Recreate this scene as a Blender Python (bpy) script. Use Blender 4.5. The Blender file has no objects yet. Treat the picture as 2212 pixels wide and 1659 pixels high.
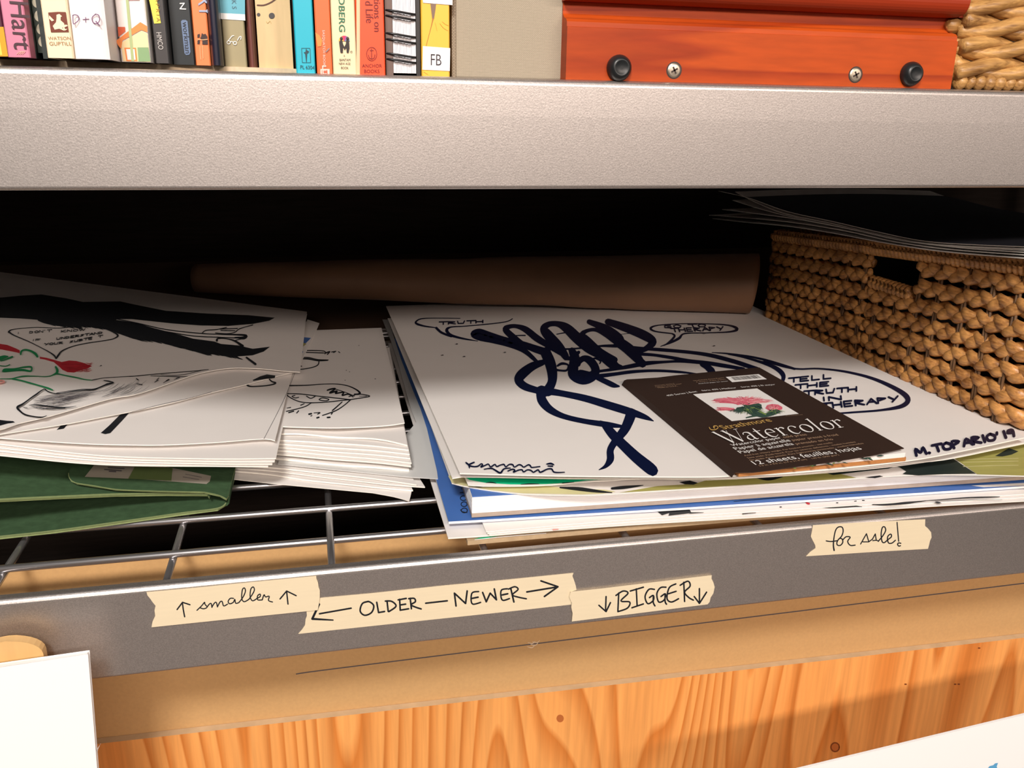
import bpy, math, random
from mathutils import Vector, Matrix
from mathutils.geometry import tessellate_polygon

random.seed(7)
scene = bpy.context.scene
COL = scene.collection

# ------------------------------------------------------------------ camera
F_PX, YAW, PITCH, ROLL, DIST = 1883.119, -0.22512, 0.30521, -0.01705, 0.52206
W_PX, H_PX = 2212.0, 1659.0
cam_data = bpy.data.cameras.new('camera')
cam_data.sensor_width = 36.0
cam_data.lens = 36.0 * F_PX / W_PX
cam_data.clip_start = 0.01
cam = bpy.data.objects.new('camera', cam_data)
COL.objects.link(cam)
ROT = (Matrix.Rotation(YAW, 3, 'Z') @ Matrix.Rotation(-PITCH, 3, 'X') @ Matrix.Rotation(ROLL, 3, 'Y'))
CAM = Vector((0.0, -DIST, 0.0))
cam.matrix_world = Matrix.Translation(CAM) @ (ROT @ Matrix.Rotation(math.pi / 2, 3, 'X')).to_4x4()
scene.camera = cam

# ------------------------------------------------------------------ view, world, lamps
scene.view_settings.view_transform = 'Standard'
scene.view_settings.look = 'None'
scene.view_settings.gamma = 1.0
scene.view_settings.exposure = 0.0
scene.view_settings.use_curve_mapping = False

world = bpy.data.worlds.new('room_light')
scene.world = world
world.use_nodes = True
wn, wl = world.node_tree.nodes, world.node_tree.links
wn.clear()
w_out = wn.new('ShaderNodeOutputWorld'); w_bg = wn.new('ShaderNodeBackground')
w_tc = wn.new('ShaderNodeTexCoord'); w_sep = wn.new('ShaderNodeSeparateXYZ')
w_map = wn.new('ShaderNodeMapRange'); w_ramp = wn.new('ShaderNodeValToRGB')
wl.new(w_tc.outputs['Generated'], w_sep.inputs[0]); wl.new(w_sep.outputs['Z'], w_map.inputs['Value'])
w_map.inputs['From Min'].default_value = -1.0; w_map.inputs['From Max'].default_value = 1.0
wl.new(w_map.outputs[0], w_ramp.inputs[0])
cr_ = w_ramp.color_ramp
cr_.elements[0].position = 0.28; cr_.elements[0].color = (0.05, 0.045, 0.045, 1)
cr_.elements[1].position = 0.72; cr_.elements[1].color = (0.62, 0.56, 0.52, 1)
e_ = cr_.elements.new(0.47); e_.color = (0.22, 0.19, 0.18, 1)
e_ = cr_.elements.new(0.52); e_.color = (0.42, 0.37, 0.34, 1)
wl.new(w_ramp.outputs[0], w_bg.inputs[0]); w_bg.inputs[1].default_value = 0.11
wl.new(w_bg.outputs[0], w_out.inputs[0])


def lamp(name, pos, target, size, size_y, energy, color):
    d = bpy.data.lights.new(name, 'AREA')
    d.shape = 'RECTANGLE'; d.size = size; d.size_y = size_y
    d.energy = energy; d.color = color
    o = bpy.data.objects.new(name, d)
    COL.objects.link(o)
    o.location = pos
    o.rotation_euler = (Vector(target) - Vector(pos)).to_track_quat('-Z', 'Y').to_euler()
    return o


def from_dir(target, dist, elev, azim):
    e, a = math.radians(elev), math.radians(azim)
    return (target[0] - dist * math.cos(e) * math.sin(a), target[1] - dist * math.cos(e) * math.cos(a),
            target[2] + dist * math.sin(e))


TGT = (0.12, 0.05, -0.2)
lamp('ceiling_lamp', from_dir(TGT, 2.3, 41.0, 19), TGT, 0.50, 0.30, 50, (1.0, 0.95, 0.90))
lamp('side_fill', from_dir(TGT, 2.6, 12, -50), TGT, 1.3, 0.5, 4.0, (1.0, 0.84, 0.74))  # added fill to brighten the beam's right end, no known source there
lamp('room_lamp', from_dir(TGT, 3.0, 23, -8), TGT, 3.0, 0.20, 72, (1.0, 0.84, 0.74))


# ------------------------------------------------------------------ helpers: pixel -> point on a real surface
def ray(px, py):
    return ROT @ Vector(((px - W_PX / 2) / F_PX, 1.0, (H_PX / 2 - py) / F_PX))


class Level:
    """surface z = a + b*x + c*y"""
    def __init__(s, a, b=0.0, c=0.0): s.a, s.b, s.c = a, b, c
    def up(s, d): return Level(s.a + d, s.b, s.c)
    def z(s, x, y): return s.a + s.b * x + s.c * y
    def __call__(s, px, py):
        d = ray(px, py)
        t = (s.a + s.b * CAM.x + s.c * CAM.y - CAM.z) / (d.z - s.b * d.x - s.c * d.y)
        return CAM + d * t
    n = Vector((0, 0, 1))


class Face:
    """upright surface y = const"""
    def __init__(s, y): s.y = y
    def up(s, d): return Face(s.y - d)
    def __call__(s, px, py):
        d = ray(px, py); return CAM + d * ((s.y - CAM.y) / d.y)
    n = Vector((0, -1, 0))


class Side:
    def __init__(s, x): s.x = x
    def __call__(s, px, py):
        d = ray(px, py); return CAM + d * ((s.x - CAM.x) / d.x)


def catmull(pts, n=6):
    if len(pts) < 3: return [tuple(map(float, p)) for p in pts]
    out = []
    for i in range(len(pts) - 1):
        p0 = pts[max(i - 1, 0)]; p1 = pts[i]; p2 = pts[i + 1]; p3 = pts[min(i + 2, len(pts) - 1)]
        for k in range(n):
            t = k / n
            out.append(tuple(0.5 * (2 * b + (c - a) * t + (2 * a - 5 * b + 4 * c - d) * t * t + (3 * b - a - 3 * c + d) * t ** 3)
                             for a, b, c, d in zip(p0, p1, p2, p3)))
    out.append(tuple(map(float, pts[-1])))
    return out


class MB:
    def __init__(s): s.v = []; s.f = []; s.m = []; s.k = 0
    def add(s, vs, fs, mat=0):
        o = len(s.v); s.v.extend(Vector(v) for v in vs)
        for f in fs: s.f.append(tuple(i + o for i in f)); s.m.append(mat)
    def box(s, lo, hi, mat=0):
        x0, y0, z0 = lo; x1, y1, z1 = hi
        s.add([(x0, y0, z0), (x1, y0, z0), (x1, y1, z0), (x0, y1, z0), (x0, y0, z1), (x1, y0, z1), (x1, y1, z1), (x0, y1, z1)],
              [(0, 3, 2, 1), (4, 5, 6, 7), (0, 1, 5, 4), (1, 2, 6, 5), (2, 3, 7, 6), (3, 0, 4, 7)], mat)
    def prism(s, poly, axis, a, b, mat=0, cap=True):
        """closed outline swept along an axis; outline given in the two other axes"""
        n = len(poly)
        def P(q, t):
            if axis == 'x': return (t, q[0], q[1])
            if axis == 'y': return (q[0], t, q[1])
            return (q[0], q[1], t)
        vs = [P(q, a) for q in poly] + [P(q, b) for q in poly]
        fs = [(i, (i + 1) % n, (i + 1) % n + n, i + n) for i in range(n)]
        if cap:
            tri = tessellate_polygon([[Vector((q[0], q[1], 0)) for q in poly]])
            fs += [tuple(t) for t in tri] + [tuple(i + n for i in reversed(t)) for t in tri]
        s.add(vs, fs, mat)
    def tube(s, path, r, seg=8, mat=0, flat=None, up=None, closed=False, cap=True):
        """tube along points; r number or list; flat = (rw, rh) factors with 'up' vector"""
        n = len(path); path = [Vector(p) for p in path]; vs = []
        for i, p in enumerate(path):
            if closed: t = path[(i + 1) % n] - path[i - 1]
            else: t = path[min(i + 1, n - 1)] - path[max(i - 1, 0)]
            t.normalize()
            u = Vector(up) if up is not None else (Vector((0, 0, 1)) if abs(t.z) < 0.9 else Vector((1, 0, 0)))
            a = t.cross(u)
            if a.length < 1e-6: a = t.cross(Vector((0.3, 0.5, 0.8)))
            a.normalize(); b = a.cross(t)
            rr = r[i] if isinstance(r, (list, tuple)) else r
            fa, fb = flat if flat else (1, 1)
            for k in range(seg):
                q = 2 * math.pi * k / seg
                vs.append(p + a * (math.cos(q) * rr * fa) + b * (math.sin(q) * rr * fb))
        fs = []
        for i in range(n if closed else n - 1):
            j = (i + 1) % n
            for k in range(seg):
                l = (k + 1) % seg
                fs.append((i * seg + k, i * seg + l, j * seg + l, j * seg + k))
        if cap and not closed:
            fs.append(tuple(reversed(range(seg)))); fs.append(tuple((n - 1) * seg + k for k in range(seg)))
        s.add(vs, fs, mat)
    def ell(s, c, rx, ry, rz, mat=0, nu=12, nv=8, rot=None):
        vs = []; fs = []; c = Vector(c)
        for i in range(nv + 1):
            th = math.pi * i / nv
            for k in range(nu):
                ph = 2 * math.pi * k / nu
                q = Vector((rx * math.sin(th) * math.cos(ph), ry * math.sin(th) * math.sin(ph), rz * math.cos(th)))
                if rot is not None: q = rot @ q
                vs.append(c + q)
        for i in range(nv):
            for k in range(nu):
                l = (k + 1) % nu
                fs.append((i * nu + k, (i + 1) * nu + k, (i + 1) * nu + l, i * nu + l))
        s.add(vs, fs, mat)
    # ---- marks lying on a surface
    def ribbon(s, pts, surf, mat=0, w=None, smooth=True, n=5):
        if not smooth and len(pts) > 2:
            for a, b in zip(pts, pts[1:]): s.ribbon([a, b], surf, mat, w, False, n)
            return
        s.k += 1; surf = surf.up(s.k * 3.5e-6)      # each stroke a hair above the one before
        p = [(q[0], q[1], q[2] if len(q) > 2 else w) for q in pts]
        p = catmull(p, n) if smooth else [tuple(map(float, q)) for q in p]
        vs = []; m = len(p)
        for i in range(m):
            dx = p[min(i + 1, m - 1)][0] - p[max(i - 1, 0)][0]; dy = p[min(i + 1, m - 1)][1] - p[max(i - 1, 0)][1]
            L = math.hypot(dx, dy) or 1.0
            nx, ny = -dy / L, dx / L; h = max(p[i][2], 0.15) / 2
            vs.append(surf(p[i][0] + nx * h, p[i][1] + ny * h)); vs.append(surf(p[i][0] - nx * h, p[i][1] - ny * h))
        s.add(vs, [(2 * i, 2 * i + 1, 2 * i + 3, 2 * i + 2) for i in range(m - 1)], mat)
        surf = surf.up(1.5e-6)
        for e in (0, m - 1):
            if p[e][2] > 1.2:
                h = p[e][2] / 2; cx, cy = p[e][0], p[e][1]
                c = [surf(cx + h * math.cos(a * math.pi / 4), cy + h * math.sin(a * math.pi / 4)) for a in range(8)]
                s.add(c, [tuple(range(8))], mat)
    def patch(s, pts, surf, mat=0):
        vs = [surf(x, y) for x, y in pts]
        tri = tessellate_polygon([[Vector((x, y, 0)) for x, y in pts]])
        s.add(vs, [tuple(t) for t in tri], mat)
    def text(s, body, p0, p1, nrm, mat=0, hs=1.0, off=0.0, size=None):
        """printed text from p0 to p1 on a surface with normal nrm"""
        vs, fs, wd = glyphs(body)
        p0, p1 = Vector(p0), Vector(p1); u = (p1 - p0); L = u.length; u.normalize()
        n = Vector(nrm).normalized(); v = n.cross(u); k = L / wd
        s.add([p0 + u * (x * k) + v * ((y) * k * hs) + n * off for x, y in vs], fs, mat)
    def build(s, name, mats, parent=None, smooth=False, props=None):
        me = bpy.data.meshes.new(name)
        me.from_pydata([tuple(v) for v in s.v], [], s.f)
        for m in (mats if isinstance(mats, (list, tuple)) else [mats]): me.materials.append(m)
        me.polygons.foreach_set('material_index', s.m)
        if smooth: me.polygons.foreach_set('use_smooth', [True] * len(s.f))
        me.update()
        o = bpy.data.objects.new(name, me); COL.objects.link(o)
        if parent is not None: o.parent = parent
        for k, q in (props or {}).items(): o[k] = q
        return o


_gl = {}
def glyphs(body):
    if body not in _gl:
        c = bpy.data.curves.new('t', 'FONT'); c.body = body; c.size = 1.0
        c.resolution_u = 3
        o = bpy.data.objects.new('t', c); COL.objects.link(o)
        dg = bpy.context.evaluated_depsgraph_get(); dg.update()
        me = o.evaluated_get(dg).to_mesh()
        vs = [(v.co.x, v.co.y) for v in me.vertices]; fs = [tuple(p.vertices) for p in me.polygons]
        x0 = min(v[0] for v in vs); x1 = max(v[0] for v in vs)
        _gl[body] = ([(x - x0, y) for x, y in vs], fs, x1 - x0)
        bpy.data.objects.remove(o); bpy.data.curves.remove(c)
    return _gl[body]


def shift(o, loc):
    """put the object's own origin at loc without moving its surface"""
    loc = Vector(loc)
    o.data.transform(Matrix.Translation(-loc)); o.location = loc
    return o


def tag(o, label=None, cat=None, group=None, kind=None):
    if label: o['label'] = label
    if cat: o['category'] = cat
    if group: o['group'] = group
    if kind: o['kind'] = kind
    return o


def empty(name, loc=(0, 0, 0)):
    o = bpy.data.objects.new(name, None); COL.objects.link(o); o.location = loc; o.empty_display_size = 0.02
    return o


def under(parent, o):
    """parent o keeping its place"""
    o.parent = parent; o.matrix_parent_inverse = Matrix.Translation(-parent.location)
    return o


def bevel(o, w, seg=2, ang=40):
    m = o.modifiers.new('bevel', 'BEVEL'); m.width = w; m.segments = seg; m.limit_method = 'ANGLE'; m.angle_limit = math.radians(ang)
    return o


# ------------------------------------------------------------------ materials
def mat(name, col, rough=0.6, metal=0.0, spec=0.5, var=0.0, scale=60.0, bump=0.0, bscale=None, stretch=(1, 1, 1), alpha=1.0, trans=0.0, coat=0.0, sss=0):
    m = bpy.data.materials.new(name); m.use_nodes = True
    nt = m.node_tree; b = nt.nodes['Principled BSDF']
    b.inputs['Base Color'].default_value = (*col, 1); b.inputs['Roughness'].default_value = rough
    b.inputs['Metallic'].default_value = metal; b.inputs['Specular IOR Level'].default_value = spec
    b.inputs['Alpha'].default_value = alpha; b.inputs['Transmission Weight'].default_value = trans
    b.inputs['Coat Weight'].default_value = coat
    if var or bump:
        tc = nt.nodes.new('ShaderNodeTexCoord'); mp = nt.nodes.new('ShaderNodeMapping'); nz = nt.nodes.new('ShaderNodeTexNoise')
        mp.inputs['Scale'].default_value = stretch
        nt.links.new(tc.outputs['Object'], mp.inputs[0]); nt.links.new(mp.outputs[0], nz.inputs[0])
        nz.inputs['Scale'].default_value = scale; nz.inputs['Detail'].default_value = 5
        if var:
            mx = nt.nodes.new('ShaderNodeMix'); mx.data_type = 'RGBA'
            mx.inputs[6].default_value = (*[max(0, c * (1 - var)) for c in col], 1)
            mx.inputs[7].default_value = (*[min(1, c * (1 + var)) for c in col], 1)
            nt.links.new(nz.outputs[0], mx.inputs[0]); nt.links.new(mx.outputs[2], b.inputs['Base Color'])
        if bump:
            n2 = nz
            if bscale:
                n2 = nt.nodes.new('ShaderNodeTexNoise'); n2.inputs['Scale'].default_value = bscale; n2.inputs['Detail'].default_value = 3
                nt.links.new(mp.outputs[0], n2.inputs[0])
            bp = nt.nodes.new('ShaderNodeBump'); bp.inputs['Strength'].default_value = bump; bp.inputs['Distance'].default_value = 0.001
            nt.links.new(n2.outputs[0], bp.inputs['Height']); nt.links.new(bp.outputs[0], b.inputs['Normal'])
    return m


def contour_wood(name, light, dark, sx, sz, bands, rough=0.5, lo=0.45, hi=0.9, fine=0.15, axes='xz', coat=0.0, seed=(0, 0, 0)):
    """plain-sawn wood: growth rings drawn as contour lines of a stretched noise field"""
    m = bpy.data.materials.new(name); m.use_nodes = True
    nt = m.node_tree; L = nt.links; N = nt.nodes.new; b = nt.nodes['Principled BSDF']
    b.inputs['Roughness'].default_value = rough; b.inputs['Coat Weight'].default_value = coat; b.inputs['Specular IOR Level'].default_value = 0.25
    tc = N('ShaderNodeTexCoord'); mp = N('ShaderNodeMapping'); nz = N('ShaderNodeTexNoise')
    mp.inputs['Scale'].default_value = (sx, sx, sz); mp.inputs['Location'].default_value = seed
    L.new(tc.outputs['Object'], mp.inputs[0]); L.new(mp.outputs[0], nz.inputs[0])
    nz.inputs['Scale'].default_value = 1.0; nz.inputs['Detail'].default_value = 1.5; nz.inputs['Roughness'].default_value = 0.35
    m1 = N('ShaderNodeMath'); m1.operation = 'MULTIPLY'; m1.inputs[1].default_value = bands; L.new(nz.outputs[0], m1.inputs[0])
    m2 = N('ShaderNodeMath'); m2.operation = 'FRACT'; L.new(m1.outputs[0], m2.inputs[0])
    rp = N('ShaderNodeValToRGB'); L.new(m2.outputs[0], rp.inputs[0])
    rp.color_ramp.elements[0].position = 0.0; rp.color_ramp.elements[0].color = (*light, 1)
    rp.color_ramp.elements[1].position = hi; rp.color_ramp.elements[1].color = (*dark, 1)
    e = rp.color_ramp.elements.new(lo); e.color = (*[0.85 * a + 0.15 * c for a, c in zip(light, dark)], 1)
    e = rp.color_ramp.elements.new(1.0); e.color = (*light, 1)
    f = N('ShaderNodeTexNoise'); mp2 = N('ShaderNodeMapping'); mp2.inputs['Scale'].default_value = (sx * 40, sx * 40, sz * 12)
    L.new(tc.outputs['Object'], mp2.inputs[0]); L.new(mp2.outputs[0], f.inputs[0]); f.inputs['Scale'].default_value = 1.0; f.inputs['Detail'].default_value = 4
    mr = N('ShaderNodeMapRange'); L.new(f.outputs[0], mr.inputs[0]); mr.inputs[1].default_value = 0.3; mr.inputs[2].default_value = 0.7
    mr.inputs[3].default_value = 1 - fine; mr.inputs[4].default_value = 1 + fine
    mx = N('ShaderNodeMix'); mx.data_type = 'RGBA'; mx.blend_type = 'MULTIPLY'; mx.inputs[0].default_value = 1.0
    L.new(rp.outputs[0], mx.inputs[6]); L.new(mr.outputs[0], mx.inputs[7]); L.new(mx.outputs[2], b.inputs['Base Color'])
    return m


def metal_flake(name, col, rough, metal):
    m = bpy.data.materials.new(name); m.use_nodes = True
    nt = m.node_tree; L = nt.links; N = nt.nodes.new; b = nt.nodes['Principled BSDF']
    tc = N('ShaderNodeTexCoord'); vo = N('ShaderNodeTexVoronoi'); vo.inputs['Scale'].default_value = 2200.0
    L.new(tc.outputs['Object'], vo.inputs[0])
    mx = N('ShaderNodeMix'); mx.data_type = 'RGBA'
    sp = N('ShaderNodeSeparateColor'); L.new(vo.outputs['Color'], sp.inputs[0]); L.new(sp.outputs[0], mx.inputs[0])
    mx.inputs[6].default_value = (*[c * 0.86 for c in col], 1); mx.inputs[7].default_value = (*[min(1, c * 1.14) for c in col], 1)
    L.new(mx.outputs[2], b.inputs['Base Color'])
    nz = N('ShaderNodeTexNoise'); nz.inputs['Scale'].default_value = 900.0; nz.inputs['Detail'].default_value = 3
    L.new(tc.outputs['Object'], nz.inputs[0])
    bp = N('ShaderNodeBump'); bp.inputs['Strength'].default_value = 0.14; bp.inputs['Distance'].default_value = 0.0004
    L.new(nz.outputs[0], bp.inputs['Height']); L.new(bp.outputs[0], b.inputs['Normal'])
    b.inputs['Metallic'].default_value = metal; b.inputs['Roughness'].default_value = rough
    return m


def weave_cloth(name, a, c, sc):
    m = bpy.data.materials.new(name); m.use_nodes = True
    nt = m.node_tree; L = nt.links; N = nt.nodes.new; b = nt.nodes['Principled BSDF']; b.inputs['Roughness'].default_value = 0.9
    tc = N('ShaderNodeTexCoord'); mp = N('ShaderNodeMapping'); mp.inputs['Rotation'].default_value = (math.pi / 2, 0, 0)
    br = N('ShaderNodeTexBrick')
    L.new(tc.outputs['Object'], mp.inputs[0]); L.new(mp.outputs[0], br.inputs[0])
    br.inputs['Scale'].default_value = sc; br.inputs['Color1'].default_value = (*a, 1); br.inputs['Color2'].default_value = (*[x * .93 for x in a], 1)
    br.inputs['Mortar'].default_value = (*c, 1); br.inputs['Mortar Size'].default_value = 0.035
    L.new(br.outputs[0], b.inputs['Base Color'])
    return m


def fibre(name, a, c, rough=0.45, st=(900, 60, 900)):
    m = bpy.data.materials.new(name); m.use_nodes = True
    nt = m.node_tree; L = nt.links; N = nt.nodes.new; b = nt.nodes['Principled BSDF']; b.inputs['Roughness'].default_value = rough
    tc = N('ShaderNodeTexCoord'); mp = N('ShaderNodeMapping'); mp.inputs['Scale'].default_value = st
    n1 = N('ShaderNodeTexNoise'); n1.inputs['Scale'].default_value = 1.0; n1.inputs['Detail'].default_value = 3
    L.new(tc.outputs['Object'], mp.inputs[0]); L.new(mp.outputs[0], n1.inputs[0])
    n2 = N('ShaderNodeTexNoise'); n2.inputs['Scale'].default_value = 45.0; n2.inputs['Detail'].default_value = 2
    L.new(tc.outputs['Object'], n2.inputs[0])
    ad = N('ShaderNodeMath'); ad.operation = 'ADD'; L.new(n1.outputs[0], ad.inputs[0]); L.new(n2.outputs[0], ad.inputs[1])
    mr = N('ShaderNodeMapRange'); mr.inputs[1].default_value = 0.7; mr.inputs[2].default_value = 1.3; L.new(ad.outputs[0], mr.inputs[0])
    mx = N('ShaderNodeMix'); mx.data_type = 'RGBA'; mx.inputs[6].default_value = (*c, 1); mx.inputs[7].default_value = (*a, 1)
    L.new(mr.outputs[0], mx.inputs[0]); L.new(mx.outputs[2], b.inputs['Base Color'])
    bp = N('ShaderNodeBump'); bp.inputs['Strength'].default_value = 0.4; bp.inputs['Distance'].default_value = 0.0008
    L.new(n1.outputs[0], bp.inputs['Height']); L.new(bp.outputs[0], b.inputs['Normal'])
    return m


M = {}
M['beam'] = metal_flake('silver_hammered_paint', (0.54, 0.50, 0.475), 0.41, 0.92)
M['wire'] = mat('zinc_wire', (0.50, 0.49, 0.50), 0.30, 0.9)
M['chip'] = mat('particle_board', (0.72, 0.56, 0.38), 0.8, var=0.25, scale=300)
M['paper'] = mat('drawing_paper', (0.83, 0.79, 0.755), 0.65, spec=0.3, var=0.02, scale=40)
M['paper2'] = mat('white_paper', (0.88, 0.86, 0.84), 0.6, spec=0.3, var=0.015, scale=30)
M['cream'] = mat('cream_paper', (0.86, 0.79, 0.66), 0.7, spec=0.2, var=0.03, scale=50)
M['edge'] = mat('paper_edge', (0.90, 0.86, 0.78), 0.8, spec=0.2)
M['vellum'] = mat('frosted_film', (0.80, 0.80, 0.78), 0.35, alpha=0.82, spec=0.5)
M['ink'] = mat('black_ink', (0.006, 0.008, 0.012), 0.55, spec=0.35)
M['thin'] = mat('grey_ink', (0.10, 0.09, 0.10), 0.6, spec=0.2)
M['navy'] = mat('navy_ink', (0.002, 0.006, 0.034), 0.5, spec=0.25)
M['greenink'] = mat('green_marker', (0.015, 0.26, 0.09), 0.6, spec=0.2)
M['greenpaint'] = mat('green_paint', (0.0, 0.50, 0.24), 0.5, var=0.08, scale=90)
M['redink'] = mat('red_marker', (0.50, 0.02, 0.035), 0.6, var=0.3, scale=350, stretch=(1, 4, 1))
M['pinkink'] = mat('faint_red_marker', (0.85, 0.35, 0.30), 0.6)
M['olive'] = mat('olive_paint', (0.37, 0.35, 0.10), 0.55, var=0.25, scale=25, stretch=(1, 5, 1))
M['sage'] = mat('pale_olive_paint', (0.66, 0.62, 0.33), 0.55, var=0.12, scale=60)
M['darkpaint'] = mat('dark_green_paint', (0.012, 0.022, 0.020), 0.5)
M['blue'] = mat('blue_cover', (0.055, 0.155, 0.46), 0.45, var=0.05, scale=80)
M['grey_card'] = mat('grey_card', (0.42, 0.33, 0.26), 0.85, var=0.12, scale=200)
M['kraftboard'] = mat('brown_board', (0.47, 0.34, 0.20), 0.85, var=0.2, scale=220)
M['kraft'] = mat('kraft_paper', (0.24, 0.128, 0.072), 0.5, spec=0.35, var=0.08, scale=30, bump=0.25, bscale=22)
M['felt'] = mat('green_card', (0.045, 0.090, 0.042), 0.9, spec=0.15, var=0.35, scale=160, bump=0.3)
M['feltedge'] = mat('green_card_edge', (0.23, 0.29, 0.12), 0.9, var=0.2, scale=300)
M['sticker'] = mat('label_sticker', (0.36, 0.32, 0.27), 0.6)
M['mdf'] = mat('fibreboard', (0.54, 0.325, 0.14), 0.8, spec=0.2, var=0.10, scale=380)
M['ply'] = contour_wood('fir_plywood', (0.80, 0.36, 0.105), (0.58, 0.19, 0.036), 6.5, 0.75, 26, 0.5, fine=0.12, seed=(3.3, 0, 1.2))
M['plyedge'] = mat('plywood_edge', (0.56, 0.40, 0.24), 0.8, var=0.25, scale=60, stretch=(1, 1, 30))
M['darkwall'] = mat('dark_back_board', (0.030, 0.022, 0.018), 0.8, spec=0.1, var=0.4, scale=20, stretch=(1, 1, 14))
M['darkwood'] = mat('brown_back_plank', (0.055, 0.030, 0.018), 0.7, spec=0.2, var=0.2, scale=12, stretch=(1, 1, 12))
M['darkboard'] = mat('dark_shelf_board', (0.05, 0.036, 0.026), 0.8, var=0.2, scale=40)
M['floor'] = mat('grey_floor', (0.14, 0.12, 0.11), 0.8, var=0.1)
M['tape'] = mat('masking_tape', (0.70, 0.60, 0.42), 0.7, spec=0.2, var=0.05, scale=35, stretch=(1, 1, 14))
M['cherry'] = contour_wood('cherry_stain', (0.44, 0.062, 0.006), (0.30, 0.032, 0.004), 1.0, 22.0, 9, 0.5, fine=0.10)
M['cherrydark'] = mat('cherry_stain_red', (0.30, 0.030, 0.007), 0.45, spec=0.3, var=0.15, scale=14, stretch=(1, 1, 20))
M['rubber'] = mat('black_rubber', (0.010, 0.012, 0.013), 0.38)
M['screw'] = mat('screw_zinc', (0.55, 0.48, 0.38), 0.35, 0.9)
M['linen'] = weave_cloth('beige_book_cloth', (0.43, 0.36, 0.275), (0.26, 0.23, 0.16), 420)
M['linenedge'] = weave_cloth('beige_book_cloth_edge', (0.36, 0.29, 0.21), (0.12, 0.09, 0.06), 300)
M['pine'] = contour_wood('pale_pine', (0.80, 0.60, 0.35), (0.66, 0.42, 0.20), 4.0, 2.0, 7, 0.55, fine=0.08)
M['hyacinth'] = fibre('braided_leaf', (0.74, 0.36, 0.11), (0.24, 0.090, 0.025), 0.38, (500, 60, 500))
M['warp'] = fibre('twisted_cord', (0.20, 0.10, 0.04), (0.08, 0.035, 0.012), 0.6, (500, 500, 60))
M['rope'] = fibre('twisted_leaf', (0.60, 0.33, 0.105), (0.20, 0.09, 0.026), 0.42, (35, 700, 600))
M['padbrown'] = mat('dark_brown_cover', (0.036, 0.020, 0.015), 0.5, spec=0.4, var=0.08, scale=200)
M['white'] = mat('white_print', (0.85, 0.83, 0.80), 0.6)
M['gold'] = mat('gold_print', (0.55, 0.34, 0.10), 0.5)
M['tan'] = mat('tan_print', (0.42, 0.27, 0.17), 0.6)
M['backboard'] = mat('orange_brown_board', (0.46, 0.19, 0.055), 0.85, var=0.2, scale=300)
M['pink'] = mat('thistle_pink', (0.72, 0.14, 0.20), 0.6)
M['pink2'] = mat('thistle_light_pink', (0.85, 0.36, 0.38), 0.6)
M['leaf'] = mat('thistle_green', (0.035, 0.080, 0.060), 0.6)
M['leaf2'] = mat('thistle_yellow_green', (0.20, 0.30, 0.08), 0.6)
M['foam'] = mat('white_board', (0.90, 0.89, 0.88), 0.5)
M['stick'] = mat('light_wood', (0.68, 0.42, 0.17), 0.6, var=0.1, scale=40, stretch=(6, 1, 1))
M['bluepaint'] = mat('blue_paint', (0.10, 0.36, 0.62), 0.5)
M['pages'] = mat('book_pages', (0.72, 0.62, 0.46), 0.85, var=0.12, scale=30, stretch=(60, 1, 1))
M['coil'] = mat('black_coil', (0.012, 0.012, 0.014), 0.28, 0.3)


def flat(name, col, rough=0.42):
    key = 'c_' + name
    if key not in M: M[key] = mat(name, col, rough, var=0.03, scale=60)
    return M[key]

# ------------------------------------------------------------------ setting
Z_UP, Z_LOW, BEAM_H = 0.01727, -0.29036, 0.06312       # tops of the two beams, beam height
Z_WIRE, R_WIRE = -0.29428, 0.0026
Z_DECK = Z_WIRE + R_WIRE                                 # what lies on the deck rests here
FLOOR = -0.80

mb = MB(); mb.box((-1.3, -1.6, FLOOR - 0.02), (1.5, 0.76, FLOOR)); tag(mb.build('floor', M['floor']), kind='structure')
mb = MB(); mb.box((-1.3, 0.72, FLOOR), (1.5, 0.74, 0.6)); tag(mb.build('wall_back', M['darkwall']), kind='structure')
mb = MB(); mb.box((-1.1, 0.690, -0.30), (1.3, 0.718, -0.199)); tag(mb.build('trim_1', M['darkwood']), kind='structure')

# ------------------------------------------------------------------ the metal rack
rack = tag(empty('shelving_rack', (0, 0, FLOOR)), 'silver grey metal storage rack with wire deck, shelf beams across the whole picture', 'shelf')


def arc(cx, cy, r, a0, a1, n=6):
    return [(cx + r * math.cos(math.radians(a0 + (a1 - a0) * i / n)), cy + r * math.sin(math.radians(a0 + (a1 - a0) * i / n))) for i in range(n + 1)]


def beam(zt, y0=0.0, flip=1, crease=0.0):
    zb = zt - BEAM_H; r, r2, t = 0.0038, 0.0022, 0.0016
    o = [(0.0075, zt - 0.0001)] + arc(r, zt - r, r, 90, 180) + ([(-crease, zt - 0.021)] if crease else []) + arc(r2, zb + r2, r2, 180, 270) + [(0.020, zb), (0.020, zb + t)]
    o += [(r2 + 0.0005, zb + t)] + [(t, zb + r2 + 0.001), (t, zt - r - 0.001), (r + 0.0005, zt - t), (0.0075, zt - t)]
    o = [(y0 + flip * a, b) for a, b in o]
    mb = MB(); mb.prism(o, 'x', -0.93, 1.12); return mb


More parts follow.
